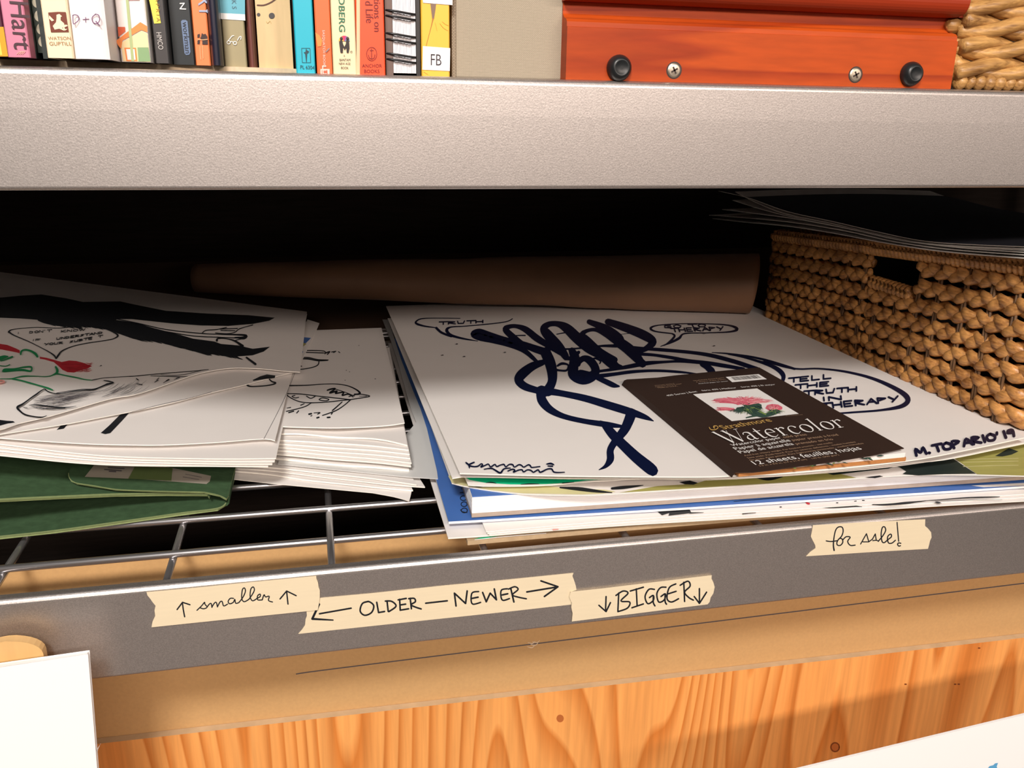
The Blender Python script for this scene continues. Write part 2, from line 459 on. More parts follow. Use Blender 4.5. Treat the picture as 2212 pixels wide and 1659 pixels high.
X_L, X_R = -0.93, 1.12
for zt in (Z_UP, Z_LOW):
    under(rack, beam(zt, crease=0.00012 if zt > 0 else 0.0).build('shelf_beam', M['beam'], smooth=False))
    o = under(rack, beam(zt, 0.66, -1).build('shelf_beam', M['beam']))
for x in (X_L - 0.03, X_R):
    for y in (0.0, 0.63):
        mb = MB()
        mb.box((x, y, FLOOR), (x + 0.03, y + 0.003, 0.55)); mb.box((x, y + 0.003, FLOOR), (x + 0.003, y + 0.03, 0.55))
        under(rack, mb.build('upright', M['beam']))
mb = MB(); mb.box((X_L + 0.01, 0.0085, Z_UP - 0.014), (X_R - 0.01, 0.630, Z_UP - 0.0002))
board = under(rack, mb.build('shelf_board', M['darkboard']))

deck = MB()
deck.tube([(X_L + 0.01, 0.643, Z_WIRE), (X_R - 0.01, 0.643, Z_WIRE)], R_WIRE, 10)
deck = under(rack, deck.build('wire_deck', M['wire'], smooth=True))


def deck_wire(path):
    mb = MB(); mb.tube(path, R_WIRE, 10)
    o = mb.build('deck_wire', M['wire'], smooth=True); o.parent = deck; return o


k = 0
for i in range(-7, 10):
    x = 0.0004 + 0.1062 * i
    zz = Z_WIRE - 0.0046
    if i == 0: deck_wire([(x, 0.0050, zz - 0.002), (x, 0.009, zz + 0.004), (x, 0.03, zz + 0.0070), (x, 0.080, zz + 0.0070), (x, 0.105, zz), (x, 0.638, zz)])
    else: deck_wire([(x, 0.0050, zz - 0.004), (x, 0.009, zz), (x, 0.3, zz), (x, 0.638, zz)])
for j in range(12):
    y = 0.0490 + 0.0524 * j
    deck_wire([(X_L + 0.01, y, Z_WIRE), (X_R - 0.01, y, Z_WIRE)])

# ------------------------------------------------------------------ boards standing under the lower shelf
mb = MB()
zt = -0.3125
mb.box((-0.62, 0.085, FLOOR), (1.0, 0.0905, zt))
ln = Face(0.0847)
mb.ribbon([(640, 1456), (760, 1440), (1500, 1348), (2212, 1260), (2290, 1250)], ln, 1, w=2.2)
for sx, sy in ((1140, 1388), (1146, 1392), (1139, 1397), (1150, 1386)):
    mb.ribbon([(sx, sy, 1.2), (sx + 10, sy + 2, 2.2), (sx + 16, sy - 3, 1)], ln, 2)
tag(mb.build('fibreboard_panel', [M['mdf'], M['thin'], M['chip']]), 'tan fibreboard panel standing upright just behind the lower beam', 'board')

mb = MB()
f = Face(0.0780)
tl, tr = f(-400, 1677), f(2600, 1333)
mb.add([(tl.x, 0.078, FLOOR), (tr.x, 0.078, FLOOR), (tr.x, 0.078, tr.z), (tl.x, 0.078, tl.z),
        (tl.x, 0.0845, FLOOR), (tr.x, 0.0845, FLOOR), (tr.x, 0.0845, tr.z), (tl.x, 0.0845, tl.z)],
       [(0, 1, 2, 3), (5, 4, 7, 6), (1, 5, 6, 2), (4, 0, 3, 7), (0, 4, 5, 1)], 0)
mb.add([(tl.x, 0.078, tl.z), (tr.x, 0.078, tr.z), (tr.x, 0.0845, tr.z), (tl.x, 0.0845, tl.z)], [(0, 1, 2, 3)], 1)
f2 = Face(0.0778)
for kx, ky, kr in ((1804, 1614, 9), (1210, 1552, 8)):
    ring = [(kx + kr * math.cos(a * math.pi / 6), ky + kr * 1.05 * math.sin(a * math.pi / 6), 3.0) for a in range(13)]
    mb.patch([(p[0], p[1]) for p in ring[:-1]], Face(0.07785), 3)
    if kx > 1500: mb.ribbon(ring, f2, 2)
for kx, ky in ((2115, 1400), (2063, 1478), (2071, 1478), (1956, 1478)):
    mb.ribbon([(kx - 1, ky, 3), (kx + 1.5, ky, 3)], f2, 2)
tag(mb.build('plywood_panel', [M['ply'], M['plyedge'], flat('knot', (0.20, 0.05, 0.012)), flat('knotfill', (0.45, 0.13, 0.03))]),
    'orange fir plywood panel with bold grain standing in front of the fibreboard', 'board')

# white board at lower left, stick behind it
yb = -0.024
f = Face(yb)
a, b_, c = f(-260, 1479), f(188, 1415), f(208, 1659)
lean = (c.x - b_.x) / (c.z - b_.z)
zb = FLOOR; xb = b_.x + lean * (zb - b_.z) * 1.0
mb = MB()
xs = [(a.x, zb), (xb, zb), (b_.x, b_.z), (a.x, a.z)]
mb.prism(xs, 'y', yb, yb + 0.004)
wbd = mb.build('white_board', M['foam']); shift(wbd, ((xb + a.x) / 2, yb, FLOOR))
mb = MB(); e0 = Face(yb + .004)
mb.tube([e0(205, 1650), e0(208, 1632) , e0(211, 1618), e0(217, 1607)], [0.0012, 0.0014, 0.001, 0.0003], 8, flat=(1, .3))
under(wbd, mb.build('curled_flap', M['foam'], smooth=True))
tag(bevel(wbd, 0.0006), 'plain white board with a sharp corner standing at lower left in front of the beam', 'board')

yb = -0.014
f = Face(yb)
rc = f(96, 1425); top = f(30, 1384)
w = 0.0195
pts = [(rc.x - 2 * w, FLOOR), (rc.x, FLOOR)] + [(rc.x - w + w * math.cos(t), top.z - 0.011 + 0.011 * math.sin(t)) for t in [math.pi * i / 14 for i in range(15)]]
mb = MB(); mb.prism(pts, 'y', yb, yb + 0.006)
tag(bevel(mb.build('wooden_stick', M['stick']), 0.0012), 'pale wooden stick with rounded end showing above the white board at lower left', 'stick')

# white sheet at lower right
yb = -0.05
f = Face(yb)
l, r = f(1640, 1683), f(2500, 1475)
mb = MB()
mb.prism([(l.x, FLOOR), (r.x, FLOOR), (r.x, r.z), (l.x, l.z)], 'y', yb, yb + 0.002)
f2 = Face(yb - 0.0003)
mb.patch([(2133, 1662), (2138, 1655), (2146, 1653), (2150, 1649), (2156, 1648), (2153, 1656), (2158, 1668), (2150, 1690), (2136, 1690)], f2, 1)
tag(mb.build('printed_sheet', [M['foam'], M['bluepaint']]), 'white sheet with a small blue mark leaning at lower right before the plywood', 'paper')


# ------------------------------------------------------------------ masking tape labels on the lower beam
def cr(ox, oy, s, pts):
    return [(ox + p[0] / s, oy + p[1] / s, *(q / s for q in p[2:])) for p in pts]


def tape(outline, strokes, label, lay=0.0):
    mb = MB()
    f0, f1 = Face(-0.0003 - lay), Face(-0.00005)
    vs = [f0(*p) for p in outline] + [f1(*p) for p in outline]; n = len(outline)
    tri = [tuple(t) for t in tessellate_polygon([[Vector((x, y, 0)) for x, y in outline]])]
    mb.add(vs, tri + [(i, (i + 1) % n, (i + 1) % n + n, i + n) for i in range(n)], 0)
    ink = Face(-0.0004 - lay)
    for smooth, w, pts in strokes: mb.ribbon(pts, ink, 1, w=w, smooth=smooth)
    o = mb.build('tape_label', [M['tape'], M['ink']])
    c = f0(*outline[0]); shift(o, (c.x, 0, c.z))
    return tag(o, label, 'tape')


def S(ox, oy, s, w, *lines, smooth=True):
    return [(smooth, w / s, [(ox + p[0] / s, oy + p[1] / s) + ((p[2] / s,) if len(p) > 2 else ()) for p in ln]) for ln in lines]


T1 = (280, 1180, 3.0722)
tape([p[:2] for p in cr(*T1, [(112, 304), (420, 276), (800, 238), (1238, 196), (1240, 215), (1250, 240), (1254, 270), (1262, 290), (1262, 340), (1256, 385), (1248, 424),
                              (1170, 432), (700, 480), (145, 538), (152, 500), (170, 462), (165, 425), (172, 395), (150, 368), (138, 350), (118, 326)])],
     S(*T1, 7.5, [(447, 425), (478, 395), (497, 372), (500, 385), (514, 404), (492, 415), (466, 408)], [(514, 404), (528, 385), (541, 380), (546, 406)],
       [(546, 404), (562, 378), (575, 373), (583, 403)], [(583, 402), (600, 370), (614, 367), (624, 396), (650, 384)],
       [(690, 346), (668, 346), (654, 366), (664, 382), (688, 372), (698, 352), (704, 378), (725, 374)],
       [(725, 374), (752, 338), (768, 300), (762, 277), (748, 290), (744, 345), (760, 368), (792, 352)],
       [(792, 352), (814, 320), (828, 290), (820, 270), (804, 286), (800, 335), (816, 362), (846, 346)],
       [(846, 346), (866, 334), (866, 318), (850, 328), (850, 355), (880, 356)], [(880, 356), (892, 322), (902, 336), (926, 332), (922, 360), (948, 370)]) +
     S(*T1, 9, [(365, 468), (356, 420), (350, 375)], [(315, 420), (351, 372), (400, 388)], [(1051, 384), (1042, 300)], [(998, 350), (1042, 297), (1105, 328)], smooth=False),
     'beige masking tape strip handwritten "smaller" between two up arrows', 0.0012)

T3 = (920, 1040, 4.6083)
tape([(662, 1319.5), (690.5, 1291.5), (800, 1281.5), (960, 1264.5), (1100, 1251.5), (1239, 1237.4), (1236.5, 1244), (1241, 1256), (1244, 1266), (1245.4, 1274.4), (1232, 1279), (1234.5, 1290), (1234, 1306),
      (1100, 1321), (900, 1342), (643.9, 1369.4), (653, 1359), (659, 1350), (660, 1338), (663, 1330)],
     S(*T1, 11, [(1470, 411), (1260, 448)], [(1258, 385, 14), (1212, 482, 15), (1350, 490, 9)], [(1640, 372), (1652, 440), (1692, 433)], [(1708, 362), (1716, 432)],
       [(1792, 352), (1796, 425)], [(1782, 356), (1836, 346)], [(1794, 390), (1832, 384)], [(1796, 424), (1852, 415)], [(1862, 345), (1870, 415)], [(1965, 378), (2108, 362)], smooth=False) +
     S(*T1, 11, [(1585, 366), (1545, 380), (1530, 430), (1560, 458), (1605, 440), (1620, 395), (1590, 368), (1560, 372)], [(1697, 364), (1740, 366), (1768, 398), (1720, 434)],
       [(1852, 348), (1888, 346), (1896, 368), (1868, 388), (1900, 405), (1935, 416)]) +
     S(*T3, 17, [(300, 1240), (284, 1112), (395, 1215), (411, 1090)], [(565, 1105), (601, 1198), (640, 1112), (702, 1178), (681, 1070)], [(455, 1165), (520, 1152)],
       [(758, 1130), (815, 1118)], [(845, 1065), (876, 1200)], [(1005, 1100), (1310, 1050)], [(1145, 990), (1315, 1048), (1180, 1145)], smooth=False) +
     S(*T3, 15, [(525, 1096), (462, 1108), (450, 1180), (470, 1222), (545, 1204)], [(812, 1068), (752, 1082), (748, 1150), (770, 1184), (832, 1166)],
       [(822, 1072), (885, 1048), (918, 1075), (862, 1128), (920, 1152), (1000, 1168)]),
     'beige masking tape strip handwritten OLDER - NEWER with long arrows, longest of the tapes')

T5 = (900, 1100, 1.6860)
tape([(1233, 1278), (1300, 1271), (1537.6, 1242.3), (1537, 1250), (1541, 1258), (1543.8, 1268), (1541, 1282), (1535, 1291), (1533, 1300), (1528.7, 1305.5), (1400, 1322), (1235.3, 1342.6),
      (1237, 1325), (1234, 1312), (1235, 1302), (1230, 1290)],
     S(*T5, 5.6, [(690, 318), (688, 370)], [(664, 350), (690, 373), (706, 340)], [(800, 290), (803, 350)], [(778, 298), (826, 284)], [(784, 359), (826, 345)],
       [(736, 305), (733, 372)], [(973, 266), (976, 336)], [(1030, 289), (1030, 342)], [(1011, 318), (1030, 343), (1056, 302)], [(917, 308), (945, 299)], smooth=False) +
     S(*T5, 5.6, [(726, 314), (752, 298), (770, 306), (744, 334), (776, 338), (768, 360), (733, 373)], [(866, 292), (846, 292), (832, 318), (842, 344), (862, 332), (862, 314), (848, 322)],
       [(862, 318), (862, 340), (868, 352)], [(908, 284), (888, 286), (875, 308), (882, 338), (902, 330), (906, 308), (890, 318)], [(905, 312), (905, 336), (910, 346)],
       [(944, 272), (920, 286), (912, 325), (928, 338), (954, 326)], [(960, 277), (988, 262), (996, 280), (976, 302), (992, 322), (1008, 331)]),
     'beige masking tape strip handwritten BIGGER between two down arrows', 0.0012)

T4 = (1780, 1060, 5.1204)
tape([(1756, 1134.4), (1880, 1127.5), (1998.7, 1121.8), (1998.3, 1136), (2005, 1142), (2011.4, 1150), (2012.4, 1161), (2009, 1168), (2007.5, 1175), (2004.6, 1185.6), (1900, 1191.5), (1740.9, 1201.7),
      (1750, 1192), (1761.5, 1184), (1761, 1178), (1756, 1168), (1751.5, 1159), (1754, 1147)],
     S(*T4, 13, [(112, 660, 17), (104, 600, 15), (112, 510), (130, 435), (160, 402), (200, 404), (212, 445), (196, 500), (160, 540)], [(160, 538), (142, 575), (150, 602), (182, 604), (208, 570), (198, 532), (170, 528)],
       [(208, 545), (230, 520), (252, 508), (290, 515), (262, 560), (290, 604), (345, 602)], [(25, 555), (80, 562), (150, 552)],
       [(600, 560), (650, 500), (682, 440), (670, 400), (645, 410), (632, 480), (642, 560), (668, 574), (702, 545)],
       [(702, 545), (745, 510), (738, 480), (704, 510), (712, 575), (750, 580), (790, 548)], [(850, 582), (826, 578), (814, 592), (826, 612), (846, 608)]) +
     S(*T4, 12, [(405, 590), (470, 476), (496, 566), (430, 566)], [(500, 562), (536, 536), (568, 478), (578, 548), (540, 552)], [(578, 548), (605, 556)], [(808, 350), (826, 560)], smooth=False),
     'beige masking tape strip handwritten "for sale!" near the right end of the lower beam')

# ------------------------------------------------------------------ upper shelf: books
Z_TOP = Z_UP + 0.0001
Z_PLATE = 0.0215

# pine bookend: base plate under the left books, upright block with two drilled eyes
be = tag(empty('wooden_bookend', (-0.02, 0.05, Z_TOP)), 'pale pine bookend with two drilled dots like eyes between maroon and turquoise spines', 'bookend')
pa, pb = Face(0.018)(-300, 130), Face(0.060)(639, 130)
mb = MB()
k_ = (pb.y - pa.y) / (pb.x - pa.x)
mb.prism([(pa.x, pa.y), (pb.x, pb.y), (pb.x, pb.y + 0.14), (pa.x, pa.y + 0.14)], 'z', Z_TOP, Z_PLATE)
under(be, mb.build('base_plate', M['chip']))
yf = 0.0605
bl_, br_ = Face(yf)(559, 130).x, Face(yf)(633, 130).x
mb = MB(); mb.box((bl_, yf, Z_PLATE), (br_, yf + 0.10, 0.19))
g = Face(yf - 0.0003)
mb.ribbon([(556, 11, 3), (570, 11), (585, 5), (598, -4)], g, 1, w=3)
for cx, cy, r in ((587, 34, 6.5), (558.5, 31.5, 3.8)):
    mb.patch([(cx + r * math.cos(a * math.pi / 8), cy + r * math.sin(a * math.pi / 8)) for a in range(16)], g, 2)
mb.ribbon([(575, 46), (578, 50), (583, 46), (586, 51)], g, 3, w=0.9)
under(be, mb.build('upright_block', [M['pine'], flat('scorch', (0.10, 0.03, 0.015)), flat('drill', (0.06, 0.05, 0.05)), M['gold']]))

last_x = [-9.0]
BG = 'upright books on the upper shelf'


def book(name, label, pl, pr_, yf, cover, z0, h=0.20, d=0.145, marks=None, extra=None, rounded=0.0, t=0.0022, pages='pages', inset=0.004):
    if z0 == Z_PLATE: yf += 0.025
    x0, x1 = Face(yf)(pl, 130).x, Face(yf)(pr_, 130).x
    x0 = max(x0, last_x[0] + 0.0002); last_x[0] = x1
    g = Face(yf - 0.0004)
    b = tag(empty(name, ((x0 + x1) / 2, yf, z0)), label, 'book', BG)
    mb = MB(); t = min(t, (x1 - x0) * 0.2)
    if rounded:
        out = [(x0 + (x1 - x0) * i / 12, yf + rounded * (1 - math.sin(math.pi * i / 12)) ** 1.3) for i in range(13)]
        o = out + [(x1, yf + d), (x1 - t, yf + d), (x1 - t, yf + rounded + 0.004), (x0 + t, yf + rounded + 0.004), (x0 + t, yf + d), (x0, yf + d)]
    else:
        c = min(0.0006, t / 2)
        o = [(x0, yf + c), (x0 + c, yf), (x1 - c, yf), (x1, yf + c), (x1, yf + d), (x1 - t, yf + d), (x1 - t, yf + t), (x0 + t, yf + t), (x0 + t, yf + d), (x0, yf + d)]
    mb.prism(o, 'z', z0, z0 + h)
    if marks: marks(mb, g)
    under(b, mb.build('cover', [cover] + (extra or [])))
    mb = MB(); mb.box((x0 + t + 0.0001, yf + max(t, rounded + 0.004) + 0.0002, z0 + inset), (x1 - t - 0.0001, yf + d - 0.004, z0 + h - inset))
    under(b, mb.build('page_block', M[pages]))
    return b


def vtext(mb, s, xa, ya, xb, yb_, g, m, hs=1.0):
    """text running down a spine from pixel a to pixel b"""
    mb.text(s, g(xa, ya), g(xb, yb_), g.n, m, hs)


# 1 yellow and maroon book, far left
def m1(mb, g):
    mb.patch([(-60, 58), (7.5, 58), (17.5, 122), (-60, 122)], g, 1)
    mb.patch([(-60, 92), (0.5, 92), (5, 119), (-60, 119)], Face(g.y - 0.0001), 2)
book('book', 'maroon and mustard yellow book at the far left end of the row', -40, 17.5, -0.022, flat('maroon_cover', (0.075, 0.012, 0.030)), Z_PLATE, marks=m1,
     extra=[flat('mustard', (0.62, 0.33, 0.012)), flat('lemon', (0.85, 0.62, 0.10))])


def m2(mb, g):
    vtext(mb, 'Hart', 20, 2, 30.5, 106, g, 1, 1.0)
    vtext(mb, 'Hart', 20.6, 2, 31.1, 106, Face(g.y - 0.0001), 1, 1.0)
    for i in range(4): mb.ribbon([(36 + 4 * i, 117), (42 + 4 * i, 112), (50 + i, 111)], g, 2, w=1.4)
book('book', 'pink paperback with dark lettering reading "art" down its spine', 18.5, 67, -0.023, flat('pink_cover', (0.60, 0.21, 0.31)), Z_PLATE, marks=m2,
     extra=[flat('plum_print', (0.060, 0.025, 0.035)), flat('peach_print', (0.80, 0.36, 0.32))])


# dictionary with thumb tabs: fore edge faces out
yf = 0.012
x0, x1 = Face(yf)(68, 130).x + 0.0006, Face(yf)(104, 130).x; last_x[0] = x1
b = tag(empty('book', ((x0 + x1) / 2, yf, Z_PLATE)), 'dark green book with round lettered thumb tabs between pink and cream spines', 'book', BG)
mb = MB(); mb.box((x0, yf - 0.0, Z_PLATE), (x0 + 0.0022, yf + 0.15, Z_PLATE + 0.2)); mb.box((x1 - 0.0022, yf, Z_PLATE), (x1, yf + 0.15, Z_PLATE + 0.2)); mb.box((x0 + 0.0022, yf + 0.146, Z_PLATE), (x1 - 0.0022, yf + 0.15, Z_PLATE + 0.2))
under(b, mb.build('cover', flat('bottle_green', (0.012, 0.022, 0.020))))
mb = MB(); yp = yf + 0.003
mb.box((x0 + 0.0024, yp, Z_PLATE + 0.003), (x1 - 0.0024, yf + 0.145, Z_PLATE + 0.197))
g = Face(yp - 0.0004); g2 = Face(yp - 0.0007)
for i, (cx, cy, ch) in enumerate(((78, 4, 'F'), (82.5, 34, 'P'), (87, 62, 'B'), (91, 89, 'M'))):
    p = [(cx + 14 - 0.6, cy - 13 + 2), (cx + 14 + 3, cy + 13)] + [(cx + 3.5 - 12 * math.sin(a * math.pi / 10) , cy + 13 * math.cos(a * math.pi / 10)) for a in range(11)]
    mb.patch(p, g, 1)
    mb.text(ch, g2(cx + 1, cy + 7), g2(cx + 9, cy + 7), g.n, 2, 1.1)
under(b, mb.build('page_block', [flat('deep_green', (0.018, 0.035, 0.025)), flat('tab_cream', (0.58, 0.55, 0.42)), flat('tab_ink', (0.16, 0.12, 0.10))]))


def m4(mb, g):
    q = [(104, 27), (125, 25.5), (142, 26), (148.5, 69), (110, 69.5), (107, 50)]
    mb.patch(q, g, 1)
    g2 = Face(g.y - 0.0002)
    for p in ([(122, 32), (128, 30), (134, 35), (131, 37), (131, 44), (138, 50), (141, 58), (134, 60), (140, 67), (128, 62), (118, 64), (114, 56), (121, 48), (122, 40)],
              [(106, 33), (113, 40), (117, 44), (112, 46), (106, 40)], [(136, 57), (142, 53), (147, 55), (144, 57), (139, 59), (141, 63), (146, 62), (141, 66), (136, 63)]):
        mb.patch(p, g2, 0)
    mb.text('WATSON', g(104, 86), g(153, 86), g.n, 2, 0.9); mb.text('GUPTILL', g(107, 98), g(155, 98), g.n, 2, 0.9)
book('book', 'cream spine with a square brown horse emblem above two lines of print', 104, 160, -0.026, flat('cream_cover', (0.86, 0.72, 0.49)), Z_PLATE, marks=m4,
     extra=[flat('emblem_brown', (0.16, 0.028, 0.010)), flat('print_tan', (0.36, 0.20, 0.09))])


def m5(mb, g):
    mb.ribbon([(157.5, 33), (158.5, 51), (164, 49), (170, 43), (169, 35), (163, 32), (157.5, 33)], g, 1, w=2.0)
    mb.ribbon([(179, 42), (192, 41)], g, 1, w=1.6); mb.ribbon([(185, 37), (185, 48)], g, 1, w=1.4)
    mb.ribbon([(206, 31), (199, 38), (201, 48), (209, 51), (215, 44), (213, 33), (206, 30.5)], g, 1, w=2.0); mb.ribbon([(207, 46), (215, 55)], g, 1, w=2.2)
book('book', 'plain white spine with two violet letters and a plus sign handwritten on it', 160, 236, -0.026, flat('white_cover', (0.86, 0.81, 0.82)), Z_PLATE, marks=m5, extra=[flat('violet_pen', (0.16, 0.06, 0.14))], rounded=0.003, d=0.12)


def m6(mb, g):
    mb.patch([(236, 56), (244, 54), (246, 66), (239, 66)], g, 1); mb.patch([(238, 66), (249, 68), (254, 100), (243, 90)], g, 2)
book('book', 'narrow worn grey spine squeezed between the plain white and the cottage spines', 240, 262, 0.004, flat('worn_grey', (0.30, 0.24, 0.20)), Z_PLATE, marks=m6,
     extra=[flat('dark_red', (0.14, 0.01, 0.02)), flat('ochre_rub', (0.45, 0.33, 0.14))])


def m7(mb, g):
    s = (220, 0, 6.5059)
    P = lambda *q: [p[:2] for p in cr(*s, q)]
    mb.patch(P((270, 600), (560, 430), (640, 470), (680, 870), (300, 860)), g, 1)
    g2, g3 = Face(g.y - 0.0001), Face(g.y - 0.0002)
    mb.patch(P((195, 575), (540, 310), (640, 370), (640, 455), (555, 420), (290, 570), (270, 690), (230, 640)), g2, 2)
    mb.patch(P((222, 378), (325, 378), (330, 440), (235, 520)), g2, 3)
    mb.patch(P((315, 670), (480, 670), (500, 860), (345, 860)), g2, 2); mb.patch(P((340, 690), (460, 690), (475, 840), (362, 840)), g3, 0)
    mb.patch(P((500, 665), (655, 665), (685, 865), (515, 865)), g2, 4)
    mb.patch(P((335, -20), (372, -20), (455, 860), (415, 860)), Face(g.y - 0.0003), 5)
    mb.patch(P((360, -40), (530, -40), (530, 3), (362, 5)), g2, 6)
book('book', 'white spine with an orange roofed cottage picture crossed by a green stripe', 262.5, 325.5, 0.000, flat('white_card', (0.86, 0.80, 0.77)), Z_PLATE, marks=m7, t=0.0012,
     extra=[flat('straw', (0.86, 0.66, 0.36)), flat('tangerine', (0.82, 0.24, 0.055)), flat('brick_red', (0.64, 0.10, 0.03)), flat('leaf_green', (0.22, 0.36, 0.17)), flat('stripe_green', (0.40, 0.48, 0.22)), flat('rose', (0.55, 0.25, 0.26))])


book('book', 'thin black book filling the shaded recess right beside the cottage spine', 326.5, 335, 0.012, flat('soft_black', (0.014, 0.010, 0.010)), Z_PLATE, t=0.001)  # black cover stands in for the shade in the recess between books


def m8(mb, g):
    mb.patch([(320, -10), (337, -10), (347.5, 50), (333, 51)], g, 1)
    vtext(mb, 'M A P R I A', 335, -20, 338.5, 47, Face(g.y - 0.0002), 3, 0.8)
    vtext(mb, 'HMCO', 337.5, 70, 342.5, 107, g, 2, 1.25)
book('book', 'charcoal spine with a yellow label above four small pale letters', 336, 366, 0.006, flat('charcoal', (0.040, 0.036, 0.036)), Z_PLATE, marks=m8,
     extra=[flat('label_yellow', (0.85, 0.70, 0.08)), flat('pale_grey_print', (0.55, 0.52, 0.50)), flat('label_ink', (0.30, 0.16, 0.02))])


def m9(mb, g):
    mb.ribbon([(389, 7.5), (398, 7), (389, 19), (401, 19.5)], g, 1, w=2.3, smooth=False)
    out = [(391, 46), (394, 43), (401, 43), (405, 46), (411.5, 112), (409, 118), (402, 119), (398.5, 115)]
    mb.patch(out, g, 2)
    vtext(mb, 'workman', 393.8, 47, 400.5, 115, Face(g.y - 0.0002), 3, 0.95)
book('book', 'black spine with a blue capsule shaped emblem and a white letter Z', 368, 421, 0.018, flat('blue_black', (0.006, 0.011, 0.014)), Z_PLATE, marks=m9,
     extra=[M['white'], flat('dusk_blue', (0.13, 0.19, 0.32)), flat('capsule_ink', (0.010, 0.014, 0.02))])


def m10(mb, g):
    vtext(mb, 'RRY', 423.5, -32, 431, 36, g, 2, 1.25); vtext(mb, 'RRY', 424.1, -31.5, 431.4, 35.4, Face(g.y - 0.0002), 1, 1.1)
    h = Face(g.y - 0.0001)
    mb.patch([(436, 71), (439, 74), (444, 73), (447.5, 78), (449, 96), (437, 96), (437, 86), (432, 82), (434, 80)], h, 3)
    for cy in (76, 79, 89, 93): mb.patch([(427, cy - 2), (432, cy - 3), (431, cy + 2), (426, cy + 2)], h, 3)
    mb.ribbon([(428, 85), (437, 86), (448, 85)], Face(g.y - 0.0003), 4, w=1.6)
    for q in ([(432, 100), (433, 122), (434, 128)], [(437, 99), (438, 110), (439, 126)]): mb.ribbon(q, h, 4, w=1.3)
book('book', 'bright orange spine with blue letters RY and small dark figures', 421.8, 455, 0.020, flat('orange_cover', (0.84, 0.22, 0.07)), Z_PLATE, marks=m10,
     extra=[flat('sky_grey', (0.36, 0.42, 0.58)), flat('slate', (0.14, 0.13, 0.22)), flat('silhouette', (0.03, 0.012, 0.01)), flat('pale_orange', (0.86, 0.42, 0.20))])
book('book', 'navy hardback with plain rounded spine beside the orange one', 455.6, 479.5, 0.014, flat('navy_cover', (0.016, 0.014, 0.030), 0.3), Z_PLATE, rounded=0.004)


def m12(mb, g):
    mb.patch([(468, -30), (528.8, -30), (529.3, 31), (474.5, 28)], g, 1); mb.patch([(474.5, 28), (529.3, 31), (529.8, 44.5), (475.8, 41)], g, 2)
    vtext(mb, 'O K S', 499.5, -16, 501.5, 19, Face(g.y - 0.0002), 3, 1.0)
    w = [(505, 77, 1.6), (501, 78), (497, 83), (492, 89)]
    h = Face(g.y - 0.0002)
    mb.ribbon(w, h, 2, w=1.7); mb.ribbon([(520, 85), (520.5, 79), (517, 80), (513, 87)], h, 2, w=1.7)
    for cx, cy in ((494, 91.5), (507.5, 93)): mb.ribbon([(cx + 3.6 * math.cos(a * math.pi / 5), cy + 3.4 * math.sin(a * math.pi / 5)) for a in range(11)], h, 2, w=1.6)
    mb.ribbon([(497.5, 91), (500.5, 89.5), (504, 92)], h, 2, w=1.4)
book('book', 'olive and blue spine with a white band and white spectacles', 480.5, 533, 0.030, flat('olive_cover', (0.35, 0.29, 0.16)), Z_PLATE, marks=m12,
     extra=[flat('teal_blue', (0.12, 0.40, 0.50)), M['white'], flat('teal_ink', (0.05, 0.12, 0.16))])
book('book', 'maroon rounded spine next to the pale pine block', 535, 554.5, 0.032, flat('brown_maroon', (0.17, 0.055, 0.045), 0.3), Z_PLATE, rounded=0.005)


# ---- right of the bookend, straight on the shelf
def m14(mb, g):
    mb.ribbon([(651.5, 104), (669.5, 104), (671, 135), (653, 135), (651.5, 104)], g, 1, w=0.9, smooth=False)
    mb.patch([(660, 112), (661, 105), (664, 109), (667, 110), (667, 113), (663.5, 116), (662.5, 134), (661.5, 134), (659, 116), (656, 113)], g, 1)
    mb.text('PL 6304', g(649, 148.5), g(679, 150), g.n, 1, 1.15)
book('book', 'turquoise spine with a small black torch emblem', 639, 680.5, 0.006, flat('turquoise', (0.012, 0.42, 0.55)), Z_TOP, marks=m14, extra=[flat('teal_black', (0.01, 0.05, 0.07))])


def m15(mb, g):
    vtext(mb, 'SASQUATCH BOOKS', 696.5, 65, 698.5, 146, g, 1, 0.85)
    mb.patch([(692, 149), (712, 149), (712, 170), (693, 170)], g, 1); mb.patch([(695, 151.5), (707, 151.5), (708, 170), (696, 170)], Face(g.y - 0.0002), 2)
    mb.text('E', Face(g.y - 0.0003)(697, 161), Face(g.y - 0.0003)(706, 161), g.n, 1, 1.2)
    mb.patch([(681, 70), (690, 76), (696, 88), (694, 100), (686, 101)], g, 3)
    mb.ribbon([(704, 112), (711, 105)], Face(g.y - 0.0004), 4, w=2.5)
book('book', 'slim vermilion spine with small white lettering beside the turquoise one', 684, 717.5, 0.004, flat('vermilion', (0.78, 0.14, 0.035)), Z_TOP, marks=m15,
     extra=[flat('pale_pink_print', (0.85, 0.62, 0.54)), flat('stamp_red', (0.60, 0.12, 0.06)), flat('amber_blob', (0.80, 0.26, 0.05)), flat('scuff_grey', (0.25, 0.22, 0.22))])


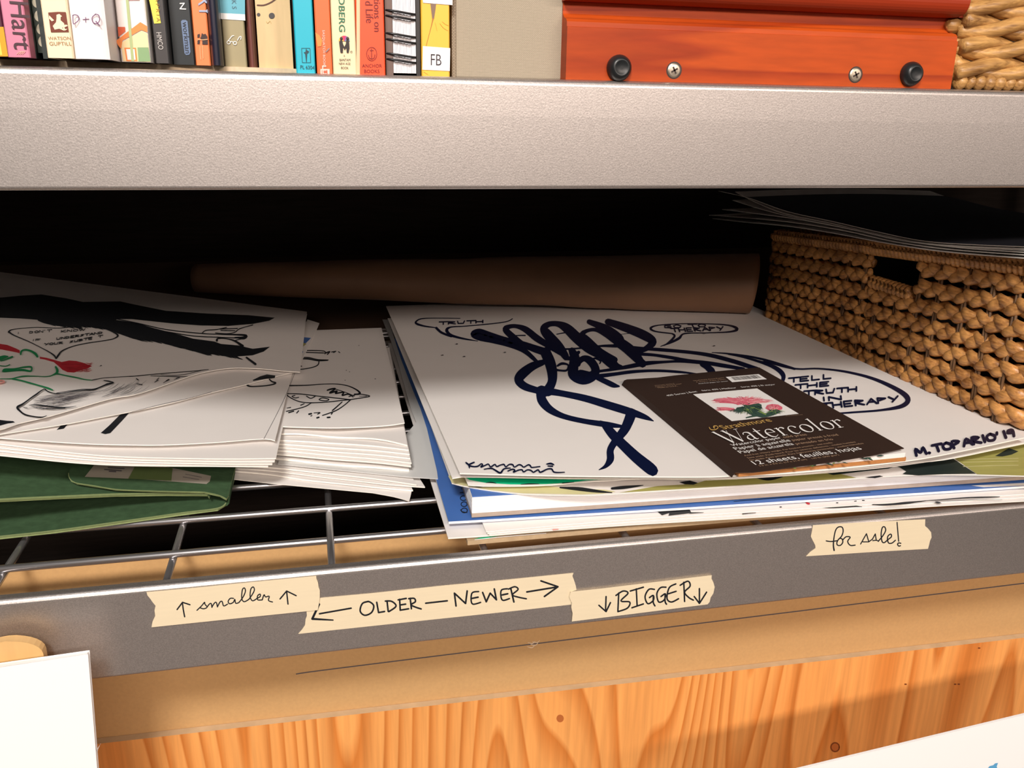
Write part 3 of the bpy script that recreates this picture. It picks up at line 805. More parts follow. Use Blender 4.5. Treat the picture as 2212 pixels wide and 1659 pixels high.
def m16(mb, g):
    vtext(mb, 'DBERG', 731, -6, 732.5, 68, g, 1, 0.80); vtext(mb, 'DBERG', 731.5, -6, 733, 68, Face(g.y - 0.0001), 1, 0.80)
    fan = [(0.85, 0.40, 0.06), (0.80, 0.12, 0.06), (0.70, 0.02, 0.10), (0.30, 0.10, 0.35), (0.12, 0.25, 0.42)]
    cx, cy, r = 743.5, 89, 12
    for i in range(5):
        a0, a1 = math.pi * (1 + i / 5), math.pi * (1 + (i + 1) / 5)
        mb.patch([(cx, cy)] + [(cx + r * math.cos(a0 + (a1 - a0) * k / 3), cy + r * math.sin(a0 + (a1 - a0) * k / 3)) for k in range(4)], g, 3 + i)
    h = Face(g.y - 0.0002)
    mb.patch([(736, 84), (739, 86), (741, 95), (744, 101), (747, 95), (748, 86), (751, 84), (754, 88), (755, 104), (753, 114), (749, 114), (748, 103), (744.5, 108), (741, 102), (740.5, 114), (735.5, 114), (734, 103), (732.5, 92)], h, 2)
    for cx2 in (737.5, 751): mb.ell(h(cx2, 83), 0.0008, 0.0001, 0.0009, 2, 8, 6)
    mb.text('A', g(742.5, 122.5), g(745.5, 122.5), g.n, 2, 1.3); mb.text('BANTAM', g(734, 132), g(757, 132), g.n, 2, 1.25)
    mb.text('NEW AGE', g(732.5, 140), g(757, 140), g.n, 2, 1.25); mb.text('BOOK', g(737, 149), g(753, 149.5), g.n, 2, 1.25)
    mb.ribbon([(759 + 2 * math.cos(a), 112 + 2 * math.sin(a)) for a in range(7)], g, 2, w=0.7)
book('book', 'cream spine with green lettering and a rainbow topped black M emblem', 719, 770, 0.005, flat('buff_cover', (0.85, 0.68, 0.42)), Z_TOP, marks=m16,
     extra=[flat('forest_print', (0.02, 0.17, 0.09)), flat('black_print', (0.02, 0.014, 0.012))] + [flat('fan%d' % i, c) for i, c in enumerate([(0.85, 0.45, 0.06), (0.78, 0.14, 0.06), (0.70, 0.02, 0.12), (0.25, 0.08, 0.30), (0.14, 0.26, 0.42)])])


def m17(mb, g):
    vtext(mb, 'ections on', 807.5, -24, 808.5, 68, g, 1, 1.0); vtext(mb, 'd Life', 788.5, 2, 791, 49, g, 1, 1.15)
    mb.ribbon([(803 + 11 * math.cos(a * math.pi / 8), 116.5 + 14.5 * math.sin(a * math.pi / 8)) for a in range(17)], g, 1, w=1.1)
    mb.ribbon([(802.5, 105), (803, 126)], g, 1, w=1.4, smooth=False); mb.ribbon([(799, 109), (807, 109)], g, 1, w=1.2, smooth=False)
    mb.ribbon([(796, 119), (798, 125), (803, 127), (808, 125), (810, 118)], g, 1, w=1.3)
    mb.text('ANCHOR', g(782.5, 145.5), g(825, 145.5), g.n, 1, 1.0); mb.text('BOOKS', g(787, 157.5), g(820, 157.5), g.n, 1, 1.0)
    mb.patch([(770, -40), (777.5, -40), (777.5, 175), (770, 175)], Face(g.y - 0.0001), 2)
book('book', 'scarlet spine with anchor emblem and dark red lettering', 771, 832, 0.006, flat('scarlet', (0.80, 0.080, 0.020)), Z_TOP, marks=m17,
     extra=[flat('wine_print', (0.20, 0.008, 0.006)), flat('buff_strip', (0.72, 0.50, 0.30))])

# wire bound notebook
yf = 0.012
x0, x1 = Face(yf)(834, 130).x, Face(yf)(908, 130).x
nb = tag(empty('notebook', ((x0 + x1) / 2, yf, Z_TOP)), 'wire bound notebook with black double loops beside the scarlet spine', 'notebook')
mb = MB(); mb.box((x0, yf, Z_TOP), (x0 + 0.004, yf + 0.15, Z_TOP + 0.2)); under(nb, mb.build('cover', flat('brown_grey_card', (0.14, 0.09, 0.075))))
mb = MB(); mb.box((x1 - 0.0022, yf, Z_TOP), (x1, yf + 0.15, Z_TOP + 0.2)); under(nb, mb.build('cover', flat('black_card', (0.015, 0.013, 0.013))))
mb = MB()
n = 15; xs = x0 + 0.0042; dx = (x1 - 0.0024 - xs) / n
for i in range(n):
    j = (0.0008 * random.random(), random.uniform(-0.00012, 0.00012))
    mb.box((xs + dx * i + 0.00006, yf + 0.0005 + j[0], Z_TOP + 0.0015), (xs + dx * (i + 1) - 0.00006, yf + 0.145, Z_TOP + 0.196))
under(nb, mb.build('page_block', mat('notebook_pages', (0.80, 0.78, 0.80), 0.7)))
for yy in (22, 34, 72, 85, 116, 128, -22, -34):
    p = Face(yf - 0.004)(868, yy + 3)
    mb = MB()
    cx, rx, ry = (x0 + x1) / 2 - 0.001, (x1 - x0) / 2 + 0.0012, 0.0052
    mb.tube([(cx + rx * math.cos(a * math.pi / 16), yf + 0.0038 + ry * math.sin(a * math.pi / 16), p.z - 0.0003 * math.cos(a * math.pi / 16) + 0.0006 * math.sin(a * math.pi / 8)) for a in range(32)], 0.00062, 8, closed=True)
    under(nb, mb.build('wire_loop', M['coil'], smooth=True))


def m19(mb, g):
    mb.patch([(905, -60), (978, -60), (977.5, 11), (914, 6)], g, 1)
    mb.patch([(913.5, 99.5), (972.5, 104), (971.5, 153.5), (912.5, 150.5)], g, 1)
    mb.text('FB', g(930.5, 141), g(953.5, 142), g.n, 2, 1.35)
    mb.patch([(930, 8), (942, 8), (940, 24), (937.5, 40), (934, 44), (932, 26)], g, 3)
    mb.ribbon([(935.5, 40, 2.5), (932, 55, 1.2), (926, 78, 0.8), (920.5, 99, 0.8)], g, 4)
    for q in ([(950, 50), (958, 60), (968, 66)], [(940, 48), (943, 60), (944, 66)], [(955, 46), (962, 52), (969, 55)], [(915, 155), (925, 161)]): mb.ribbon(q, g, 5, w=0.7)
book('book', 'yellow spine with a white square label carrying two black letters', 911, 971.5, 0.010, flat('sunflower', (0.86, 0.47, 0.05)), Z_TOP, marks=m19,
     extra=[M['white'], flat('label_black', (0.03, 0.02, 0.03)), flat('pencil_tip', (0.20, 0.12, 0.08)), flat('brown_line', (0.40, 0.15, 0.02)), flat('amber_line', (0.68, 0.31, 0.03))])

# beige linen binder
yf = 0.016
x0, x1 = Face(yf)(981, 130).x, Face(yf)(1235, 130).x
bd = tag(empty('binder', ((x0 + x1) / 2, yf, Z_TOP)), 'beige linen covered box binder between the yellow spine and the cherry wood box', 'binder')
mb = MB(); mb.box((x0 + 0.0012, yf, Z_TOP), (x1, yf + 0.2, Z_TOP + 0.25)); under(bd, bevel(mb.build('case', M['linen']), 0.0008))
mb = MB(); mb.box((x0 - 0.0012, yf + 0.0004, Z_TOP), (x0 + 0.0011, yf + 0.2, Z_TOP + 0.25)); under(bd, mb.build('edge_strip', M['linenedge']))

# ------------------------------------------------------------------ cherry wood box
yf = 0.004
f = Face(yf)
x0, x1 = f(1222, 170).x, f(2054, 188).x
wb = tag(empty('wooden_box', ((x0 + x1) / 2, yf, Z_TOP)), 'cherry stained wooden box with moulded lid, two black rubber feet and two screws', 'box')
zg = f(1400, 56).z; zgt = f(1400, 38).z; zl = f(1400, 32).z
mb = MB()
zA = f(1640, 72).z; zB = f(1640, 56).z; zc = f(1640, 17).z
prof = [(yf, Z_TOP), (yf, zA - 0.0003), (yf + 0.0011, zA), (yf + 0.0014, zB - 0.0015), (yf + 0.0030, zB), (yf + 0.0075, zB + 0.0012), (yf + 0.0105, zB + 0.0035), (yf + 0.0105, zc - 0.0001), (yf + 0.09, zc - 0.0001), (yf + 0.09, Z_TOP)]
mb.prism(prof, 'x', x0, x1)
under(wb, mb.build('body', M['cherry']))
mb = MB(); r = 0.009
lidp = [(yf + 0.006, zc)] + [(yf - 0.0045 + r - r * math.sin(a * math.pi / 16), zc + r - r * math.cos(a * math.pi / 16)) for a in range(3, 17)] + [(yf + 0.085, zc + 2 * r), (yf + 0.085, zc)]
mb.prism(lidp, 'x', x0 - 0.0005, x1 + 0.001)
for a in range(3, 13):
    e0, e1 = 0.0072 * math.cos((a - 3) * math.pi / 20), 0.0072 * math.cos((a - 2) * math.pi / 20)
    mb.box((x1 + 0.0009, yf + 0.004, zc + 0.0016 * (a - 3) + 0.0001), (x1 + e1, yf + 0.08, zc + 0.0016 * (a - 2) + 0.0001))
under(wb, mb.build('lid', M['cherrydark']))


def lathe_y(mb, c, prof, m=0, n=28):
    vs = []
    for r, y in prof:
        for k in range(n):
            a = 2 * math.pi * k / n; vs.append((c.x + r * math.cos(a), y, c.z + r * math.sin(a)))
    fs = [(i * n + k, i * n + (k + 1) % n, (i + 1) * n + (k + 1) % n, (i + 1) * n + k) for i in range(len(prof) - 1) for k in range(n)]
    fs.append(tuple((len(prof) - 1) * n + k for k in range(n)))
    mb.add(vs, fs, m)


for px, py in ((1336, 147), (1966, 160)):
    c = f(px, py); mb = MB()
    lathe_y(mb, c, [(0.0075, yf), (0.0076, yf - 0.0014), (0.0072, yf - 0.0030), (0.0058, yf - 0.0054), (0.0048, yf - 0.0062), (0.0042, yf - 0.0063), (0.0036, yf - 0.0059), (0.0008, yf - 0.0058)])
    under(wb, mb.build('rubber_foot', M['rubber'], smooth=True))
for px, py in ((1456, 152), (1848, 161.5)):
    c = f(px, py); mb = MB()
    lathe_y(mb, c, [(0.0043, yf + 0.0002), (0.0042, yf - 0.0003), (0.0034, yf - 0.0007), (0.001, yf - 0.0009)])
    for a in (0.5, 0.5 + math.pi / 2):
        d = Vector((math.cos(a), 0, math.sin(a))); e = Vector((-math.sin(a), 0, math.cos(a)))
        q = Vector((c.x, yf - 0.00098, c.z))
        mb.add([q + d * 0.0022 + e * 0.0005, q - d * 0.0022 + e * 0.0005, q - d * 0.0022 - e * 0.0005, q + d * 0.0022 - e * 0.0005], [(0, 1, 2, 3)], 1)
    lathe_y(mb, c, [(0.0050, yf - 0.00005), (0.0044, yf - 0.00006)], 1)
    under(wb, mb.build('screw', [M['screw'], flat('slot_dark', (0.03, 0.015, 0.01))]))

# ------------------------------------------------------------------ rope basket on the upper shelf
bx0, bx1, by0, by1 = f(2056, 188).x + 0.004, 0.80, 0.010, 0.36
rb = tag(empty('rope_basket', (bx0, by0, Z_TOP)), 'thick twisted leaf rope basket at the right end of the upper shelf', 'basket')
mb = MB(); rr = 0.0072; H = 12


def two_strand(mb, path_len, P, r, pitch, phase, step=0.0035, sec=8):
    """two flat leaf strands twisted round a line P(s)"""
    n = int(path_len / step)
    for q in (0, 1):
        pts = []
        for i in range(n + 1):
            s = path_len * i / n; a = 2 * math.pi * s / pitch + math.pi * q + phase
            c, u, v = P(s); pts.append(c + u * (math.cos(a) * r * 0.52) + v * (math.sin(a) * r * 0.50))
        mb.tube(pts, r * 0.78, sec, flat=(1.0, 0.85))


for k in range(9):
    z = Z_TOP + 0.0135 + 0.0128 * k
    def P(s, z=z): return Vector((bx0 + s, by0, z)), Vector((0, 0, 1)), Vector((0, 1, 0))
    two_strand(mb, bx1 - bx0, P, rr, 0.085, 0.9 * k + 0.6)
    def P2(s, z=z): return Vector((bx0, by0 + s, z)), Vector((0, 0, 1)), Vector((1, 0, 0))
    two_strand(mb, 0.34, P2, rr, 0.085, 0.7 * k)
under(rb, mb.build('woven_side', M['rope'], smooth=True))
mb = MB()
x = bx0 + 0.001
while x < bx1:
    w = random.uniform(0.0036, 0.0048)
    mb.ell((x + w, by0 - 0.001, Z_TOP + 0.0046), w, 0.0055, 0.0048 + random.uniform(0, 0.0008), rot=Matrix.Rotation(random.uniform(0.25, 0.6), 3, 'Y'))
    x += w * 1.75
under(rb, mb.build('braided_foot', M['rope'], smooth=True))

# ------------------------------------------------------------------ lower shelf: flat papers
def resample(pts, n):
    L = [0.0]
    for a, b in zip(pts, pts[1:]): L.append(L[-1] + (b - a).length)
    out = []
    for i in range(n + 1):
        d = L[-1] * i / n; k = 0
        while k < len(pts) - 2 and L[k + 1] < d: k += 1
        t = (d - L[k]) / max(L[k + 1] - L[k], 1e-9)
        out.append(pts[k].lerp(pts[k + 1], t))
    return out


def sheet_mb(front, level, back, t, nu=40, nv=12, mats=(0, 1), wave=0.0, smooth=True):
    """one sheet: front edge given as seen, back edge in plan; wave = slight buckle along the front edge"""
    fp = catmull(front, 5) if (smooth and len(front) > 2) else front
    F = resample([level(*p) for p in fp], nu)
    B0, B1 = Vector((*back[0], 0)), Vector((*back[1], 0))
    mb = MB(); top = []; bot = []
    for j in range(nv + 1):
        v = (j / nv) ** 1.3
        for i in range(nu + 1):
            u = i / nu; b = B0.lerp(B1, u); p = F[i]
            x, y = p.x + (b.x - p.x) * v, p.y + (b.y - p.y) * v
            z = level.z(x, y) + wave * math.sin(u * 9.0 + 1.0) * (1 - v) ** 3
            top.append((x, y, z)); bot.append((x, y, z - t))
    N = (nu + 1) * (nv + 1)
    idx = lambda i, j: j * (nu + 1) + i
    fs = []
    for j in range(nv):
        for i in range(nu):
            fs.append((idx(i, j), idx(i + 1, j), idx(i + 1, j + 1), idx(i, j + 1)))
    mb.add(top + bot, fs, mats[0])
    mb.add([], [])
    o = len(mb.v) - 2 * N
    def face(q, m): mb.f.append(tuple(a + o for a in q)); mb.m.append(m)
    for f in fs: face([a + N for a in reversed(f)], mats[0])
    for i in range(nu):
        face((idx(i, 0) + N, idx(i + 1, 0) + N, idx(i + 1, 0), idx(i, 0)), mats[1])
        face((idx(i, nv), idx(i + 1, nv), idx(i + 1, nv) + N, idx(i, nv) + N), mats[1])
    for j in range(nv):
        face((idx(0, j), idx(0, j + 1), idx(0, j + 1) + N, idx(0, j) + N), mats[1])
        face((idx(nu, j) + N, idx(nu, j + 1) + N, idx(nu, j + 1), idx(nu, j)), mats[1])
    return mb


def poly_sheet(pts, t, mats=(0, 1)):
    """sheet with a free outline; pts are points on its top side"""
    mb = MB(); n = len(pts)
    tri = [tuple(k) for k in tessellate_polygon([[Vector((p.x, p.y, 0)) for p in pts]])]
    top = [Vector(p) for p in pts]; bot = [p - Vector((0, 0, t)) for p in top]
    mb.add(top + bot, tri + [tuple(i + n for i in reversed(k)) for k in tri], mats[0])
    base = len(mb.v) - 2 * n
    for i in range(n):
        j = (i + 1) % n
        mb.f.append((base + i, base + n + i, base + n + j, base + j)); mb.m.append(mats[1])
    return mb


PAPERS = [M['paper'], M['edge'], M['ink'], M['navy'], M['greenink'], M['redink'], M['thin'], M['pinkink'], M['greenpaint'], M['darkpaint'], M['olive'], M['sage'], M['paper2'], M['blue']]
INK, NAVY, GRN, RED, THIN, PNK, GP, DP, OLV, SAGE, WHT, BLU = range(2, 14)


def finish(mb, name, label, cat, group=None, mats=None, loc=None):
    o = mb.build(name, mats or PAPERS)
    if loc is None:
        xs = [v.x for v in mb.v]; ys = [v.y for v in mb.v]; zs = [v.z for v in mb.v]
        loc = ((min(xs) + max(xs)) / 2, (min(ys) + max(ys)) / 2, min(zs))
    shift(o, loc)
    return tag(o, label, cat, group)


# simple pen capitals (unit box, baseline 0, cap height 1)
PEN = {
    'A': [[(0, 0), (.35, 1), (.7, 0)], [(.15, .4), (.55, .4)]], 'B': [[(0, 0), (0, 1)], [(0, 1), (.5, .85), (.05, .55), (.6, .3), (0, 0)]],
    'C': [[(.6, .9), (.1, .8), (.05, .2), (.6, .1)]], 'D': [[(0, 0), (0, 1), (.5, .7), (.45, .2), (0, 0)]], 'E': [[(.55, 1), (0, 1), (0, 0), (.55, 0)], [(0, .5), (.45, .5)]],
    'F': [[(.55, 1), (0, 1), (0, 0)], [(0, .5), (.45, .5)]], 'G': [[(.6, .9), (.1, .8), (.05, .2), (.55, .1), (.6, .45), (.3, .45)]], 'H': [[(0, 0), (0, 1)], [(.6, 0), (.6, 1)], [(0, .5), (.6, .5)]],
    'I': [[(.1, 0), (.1, 1)]], 'K': [[(0, 0), (0, 1)], [(.55, 1), (.03, .45), (.6, 0)]], 'L': [[(0, 1), (0, 0), (.5, 0)]], 'M': [[(0, 0), (.1, 1), (.4, .3), (.7, 1), (.8, 0)]],
    'N': [[(0, 0), (0, 1), (.6, 0), (.6, 1)]], 'O': [[(.35, 1), (.02, .7), (.08, .1), (.5, .05), (.65, .6), (.35, 1)]], 'P': [[(0, 0), (0, 1), (.55, .8), (.03, .45)]],
    'R': [[(0, 0), (0, 1), (.55, .8), (.03, .5), (.6, 0)]], 'S': [[(.55, .9), (.1, .8), (.5, .4), (.05, .05)]], 'T': [[(.35, 0), (.35, 1)], [(0, 1), (.75, 1)]],
    'U': [[(0, 1), (.05, .1), (.5, .1), (.6, 1)]], 'V': [[(0, 1), (.3, 0), (.6, 1)]], 'W': [[(0, 1), (.2, 0), (.4, .8), (.6, 0), (.8, 1)]], 'Y': [[(0, 1), (.3, .5)], [(.65, 1), (.2, 0)]],
    "'": [[(.1, 1), (.05, .75)]], '.': [[(.05, .05), (.12, 0)]], '1': [[(.15, 0), (.15, 1)]], '9': [[(.5, .6), (.1, .6), (.15, .95), (.5, .9), (.45, 0)]], ' ': []}


def pen(mb, text, p0, p1, up, surf, m, w, smooth=False):
    """hand lettering between two seen points; up = seen direction of one cap height"""
    adv = [(0.5 if c in " '." else 0.35 if c in 'I1' else 0.95 if c in 'MW' else 0.8) for c in text]
    tot = sum(adv); x = 0.0
    ex = ((p1[0] - p0[0]) / tot, (p1[1] - p0[1]) / tot)
    for c, a in zip(text, adv):
        for st in PEN.get(c, []):
            mb.ribbon([(p0[0] + (x + q[0]) * ex[0] + q[1] * up[0], p0[1] + (x + q[0]) * ex[1] + q[1] * up[1]) for q in st], surf, m, w=w, smooth=smooth, n=4)
        x += a


# ---- right stack, from the deck upwards
YB = 0.56
def fx(front, level): return level(*front[0]).x, level(*front[-1]).x

lv = Level(-0.2884); fr = [(1010, 1169), (1400, 1134), (2250, 1066)]
a, b = fx(fr, lv)
mb = sheet_mb(fr, lv, ((a - .005, YB), (b, YB)), Z_DECK * -1 - 0.2884 if False else (-0.2884 - Z_DECK - 0.0001), 20, 4, smooth=False)
mb.patch([(1022, 1164), (1040, 1161), (1085, 1156), (1050, 1163)], lv.up(.0002), GP); mb.ribbon([(1026, 1166, 1.4), (1090, 1159, 2), (1180, 1152, 1.2)], lv.up(.0003), WHT)
finish(mb, 'chipboard_sheet', 'thick brown chipboard sheet at the very bottom of the right hand stack', 'board', mats=[M['kraftboard'], M['kraftboard']] + PAPERS[2:])

lv = Level(-0.2862); fr = [(968, 1162), (1050, 1157), (1400, 1126), (2260, 1079)]
a, b = fx(fr, lv)
mb = sheet_mb(fr, lv, ((a + .004, YB), (b, YB)), 0.0009, 30, 5, smooth=False)
finish(mb, 'paper_sheet', 'white sheet whose front left corner sticks out furthest, just above the brown chipboard', 'paper')
for i, (fr, dz) in enumerate((([(1057, 1157), (1400, 1131), (1880, 1102), (2260, 1079)], -.2851), ([(1053, 1153), (1400, 1125), (1880, 1095), (2260, 1071)], -.2842),
                              ([(1050, 1149), (1400, 1119), (1880, 1089), (2260, 1064)], -.2833))):
    lv = Level(dz); a, b = fx(fr, lv)
    mb = sheet_mb(fr, lv, ((a + .006, YB - .004 * i), (b, YB)), 0.00055, 30, 5, wave=0.0002)
    s = lv.up(.00025)
    if i == 2:
        mb.patch([(1417.5, 1103), (1450, 1101), (1488, 1097.5), (1494, 1108), (1478, 1110), (1444, 1114), (1446, 1108), (1430, 1113)], s, INK)
        for q in ([(1490, 1108, 3), (1520, 1107, .8)], [(1604, 1110, 2), (1633, 1107.5, 1)], [(1685, 1095, 2), (1688, 1095, 2)], [(1807, 1086, 2), (1810, 1086, 2)], [(1863, 1081, 2), (1867, 1081, 2)], [(1846, 1082.5, 1.6), (1850, 1082, 1.6)]): mb.ribbon(q, s, INK)
        mb.ribbon([(1738, 1082, 1), (1744, 1087, 4), (1748, 1088, 4)], s, RED); mb.ribbon([(1714, 1086, .8), (1726, 1083, .8)], s, PNK)
        mb.ribbon([(1885, 1089.5, 1.5), (1918, 1090, 4), (1955, 1086.5, 5), (1978, 1084, 3), (2000, 1081.5, 1.5)], s, INK)
        mb.ribbon([(2000, 1081.5, 1.2), (2048, 1078, 2), (2090, 1075, 2.6), (2141, 1073.5, 2.4), (2160, 1073, 1)], s, INK); mb.ribbon([(2020, 1082.5, .8), (2100, 1079.5, .8), (2165, 1079.5, .6)], s, THIN)
        mb.patch([(2019, 1085), (2024, 1083.5), (2031, 1085), (2035, 1087), (2026, 1087.5)], s, INK)
    if i == 1:
        mb.ribbon([(1777, 1096.5, 1), (1800, 1096, 3.5), (1830, 1094, 4.5), (1845, 1093.5, 3.5), (1862, 1094.5, 1)], s, INK); mb.ribbon([(1195, 1144, 3), (1206, 1143, 1.5)], s, PNK)
    finish(mb, 'paper_sheet', ['lowest of the three tan edged white sheets under the blue cover', 'middle one of the three tan edged white sheets, with one dark smear',
                               'topmost of the tan edged white sheets under the blue cover, with a black square blot'][i], 'paper', 'tan edged white sheets in the right stack')

# blue covered pad with lettering at its left edge
lv = Level(-0.2806); fr = [(969, 1127), (1060, 1122), (1400, 1101.5), (1880, 1071.5), (2260, 1047)]
a, b = fx(fr, lv)
bl = lv(938, 968)
mb = sheet_mb(fr, lv, ((a + .010, YB), (b, YB)), 0.0018, 30, 6, smooth=False)
s = lv.up(.0002)
for q in ([(1000, 1106), (996, 1101), (1001, 1096), (1008, 1098), (1010, 1104), (1004, 1108), (1000, 1106)],):
    pass
for cx, cy in ((1003, 1102.5), (1002.5, 1089), (1001, 1076)):
    mb.ribbon([(cx + 6.5 * math.cos(k * math.pi / 6), cy + 5.0 * math.sin(k * math.pi / 6)) for k in range(13)], s, INK, w=1.7)
mb.ribbon([(1009, 1107), (998, 1105), (995, 1101)], s, INK, w=1.7); mb.ribbon([(994, 1064), (1008, 1063)], s, INK, w=1.6); mb.ribbon([(996, 1056), (1006, 1055)], s, INK, w=1.6)
mb.patch([(2098, 1049), (2215, 1043), (2215, 1049), (2125, 1052.5)], s, WHT)
mb.ribbon([(1585, 1083, 1), (1700, 1074, 1.6), (1880, 1063, 1.2)], s, INK)
finish(mb, 'drawing_pad', 'blue covered pad showing as a blue line beneath the thick white pad', 'pad', mats=[M['blue'], M['paper2']] + PAPERS[2:])

# thick white pad
lb, lt = Level(-0.2794), Level(-0.2640)
pl, pr_ = lb(1019, 1117.5), lb(2240, 1034)
u = (pr_ - pl).normalized(); v = Vector((-u.y, u.x, 0))
Wd, Dp = (pr_ - pl).length, 0.46
tp = tag(empty('drawing_pad', (pl.x, pl.y, -0.2797)), 'thick white drawing pad with blue cover and grey board back in the right stack', 'pad')
def slab(z0, z1, o0=0.0, o1=0.0, m=0):
    mb = MB(); q = [pl + u * o1 + v * o0, pl + u * Wd + v * o0, pl + u * Wd + v * Dp, pl + u * o1 + v * Dp]
    mb.prism([(p.x, p.y) for p in q], 'z', z0, z1, m); return mb
under(tp, slab(-0.2796, -0.2765).build('back_board', M['grey_card']))
mb = MB(); nz = 26
for i in range(nz):
    z0 = -0.2764 + 0.0124 * i / nz; j = random.uniform(0, 0.0003)
    q = [pl + u * j + v * j, pl + u * Wd + v * j, pl + u * Wd + v * Dp, pl + u * j + v * Dp]
    mb.prism([(p.x, p.y) for p in q], 'z', z0 + 0.00002, z0 + 0.0124 / nz - 0.00003)
under(tp, mb.build('page_block', M['paper2']))
under(tp, slab(-0.2639, -0.2632, 0.0005, 0.0005).build('cover', M['blue']))

# olive painted sheet
lv = Level(-0.2626); fr = [(976, 1044), (1000, 1050), (1060, 1060), (1130, 1067), (1258, 1070), (1400, 1062), (1740, 1041), (1953, 1027), (2111, 1026), (2260, 1030)]
a, b = fx(fr, lv); s = lv.up(.0002)
mb = sheet_mb(fr, lv, ((a + .004, YB), (b, YB)), 0.0005, 60, 6, mats=(0, 1))
mb.patch([(976, 1042.5), (1000, 1048.5), (1060, 1058.5), (1130, 1065.5), (1258, 1068), (1300, 1066.5), (1330, 1062), (1310, 1058), (1210, 1053), (1100, 1040), (1000, 1020), (968, 1028)], s, SAGE)
mb.patch([(1338, 1064), (1400, 1060.5), (1600, 1048), (1740, 1039.5), (1850, 1032), (1780, 1015), (1560, 1028), (1500, 1045), (1420, 1050)], s, OLV)
mb.patch([(2062, 990), (2111, 1024.5), (2260, 1028.5), (2330, 960), (2100, 960)], s, OLV)
s2 = lv.up(.0004)
mb.ribbon([(1210, 1053, 3), (1250, 1056, 8), (1290, 1061, 6), (1322, 1064, 1.5)], s2, INK); mb.ribbon([(1020, 1048, 2), (1034, 1050, 5), (1042, 1051, 2)], s2, INK)
mb.ribbon([(1322, 1055, 5), (1345, 1053, 7), (1375, 1050, 4), (1390, 1048, 1)], s2, INK)
mb.patch([(1468, 1041), (1490, 1038), (1508, 1043), (1498, 1047), (1480, 1046)], s2, INK)
mb.ribbon([(1690, 1030, 2), (1660, 1034, 8), (1630, 1030, 3)], s2, INK)
mb.patch([(1780, 1020), (1830, 1013), (1895, 1006), (1950, 1001), (1920, 1012), (1850, 1020), (1800, 1026)], s2, DP)
mb.patch([(1868, 1031), (1900, 1027), (1908, 1029), (1890, 1033)], s2, INK)
mb.patch([(1935, 1005), (2058, 990), (2085, 1008), (2108, 1023), (2040, 1024), (1985, 1027), (1950, 1024), (1958, 1018), (1945, 1010)], s2, DP)
mb.patch([(2150, 985), (2180, 968), (2200, 975), (2185, 982), (2165, 986)], s2, DP)
for yy in (993, 999, 1008): mb.ribbon([(2080, yy, .8), (2140, yy - 2, 1), (2200, yy - 3, .8)], s2, SAGE)
finish(mb, 'painting', 'olive and black brush painted sheet jutting out under the drawing at right', 'painting')

lv = Level(-0.2590); fr = [(1011, 1047.5), (1040, 1049.5), (1130, 1049.5), (1200, 1046.5), (1258, 1041), (1320, 1037.5), (1400, 1034), (1585, 1034), (1955, 1004), (2260, 949)]
a, b = fx(fr, lv); s = lv.up(.0002)
mb = sheet_mb(fr, lv, ((a - .002, YB), (b, YB)), 0.0006, 50, 6)
mb.patch([(1007, 1032), (1014, 1036.5), (1050, 1043), (1100, 1046), (1130, 1046.3), (1180, 1045.5), (1230, 1042.5), (1265, 1038), (1330, 1034), (1330, 1012), (1006, 1012)], s, GP)
for q in ([(1050, 1042.5, 1), (1062, 1042, 2.5), (1072, 1044, 1)], [(1125, 1046, 1), (1145, 1045, 2.2), (1165, 1045, 1)], [(1215, 1043.5, 2), (1240, 1041, 1)]): mb.ribbon(q, lv.up(.0004), INK)
mb.patch([(1252, 1032), (1300, 1031), (1302, 1024), (1252, 1024)], lv.up(.0004), INK)
finish(mb, 'painting', 'white sheet with a bright green painted band peeping out under the big drawing', 'painting')

lv = Level(-0.2540); fr = [(977, 1033), (1002, 1029.5), (1253, 1033.5), (1500, 1033), (1585, 1031.5), (1720, 1024), (1955, 1000.5), (2060, 989), (2260, 946)]
a, b = fx(fr, lv)
mb = sheet_mb(fr, lv, ((a - .003, YB), (b, YB)), 0.0007, 50, 6)
finish(mb, 'paper_sheet', 'blank white sheet lying directly beneath the big navy line drawing', 'paper')

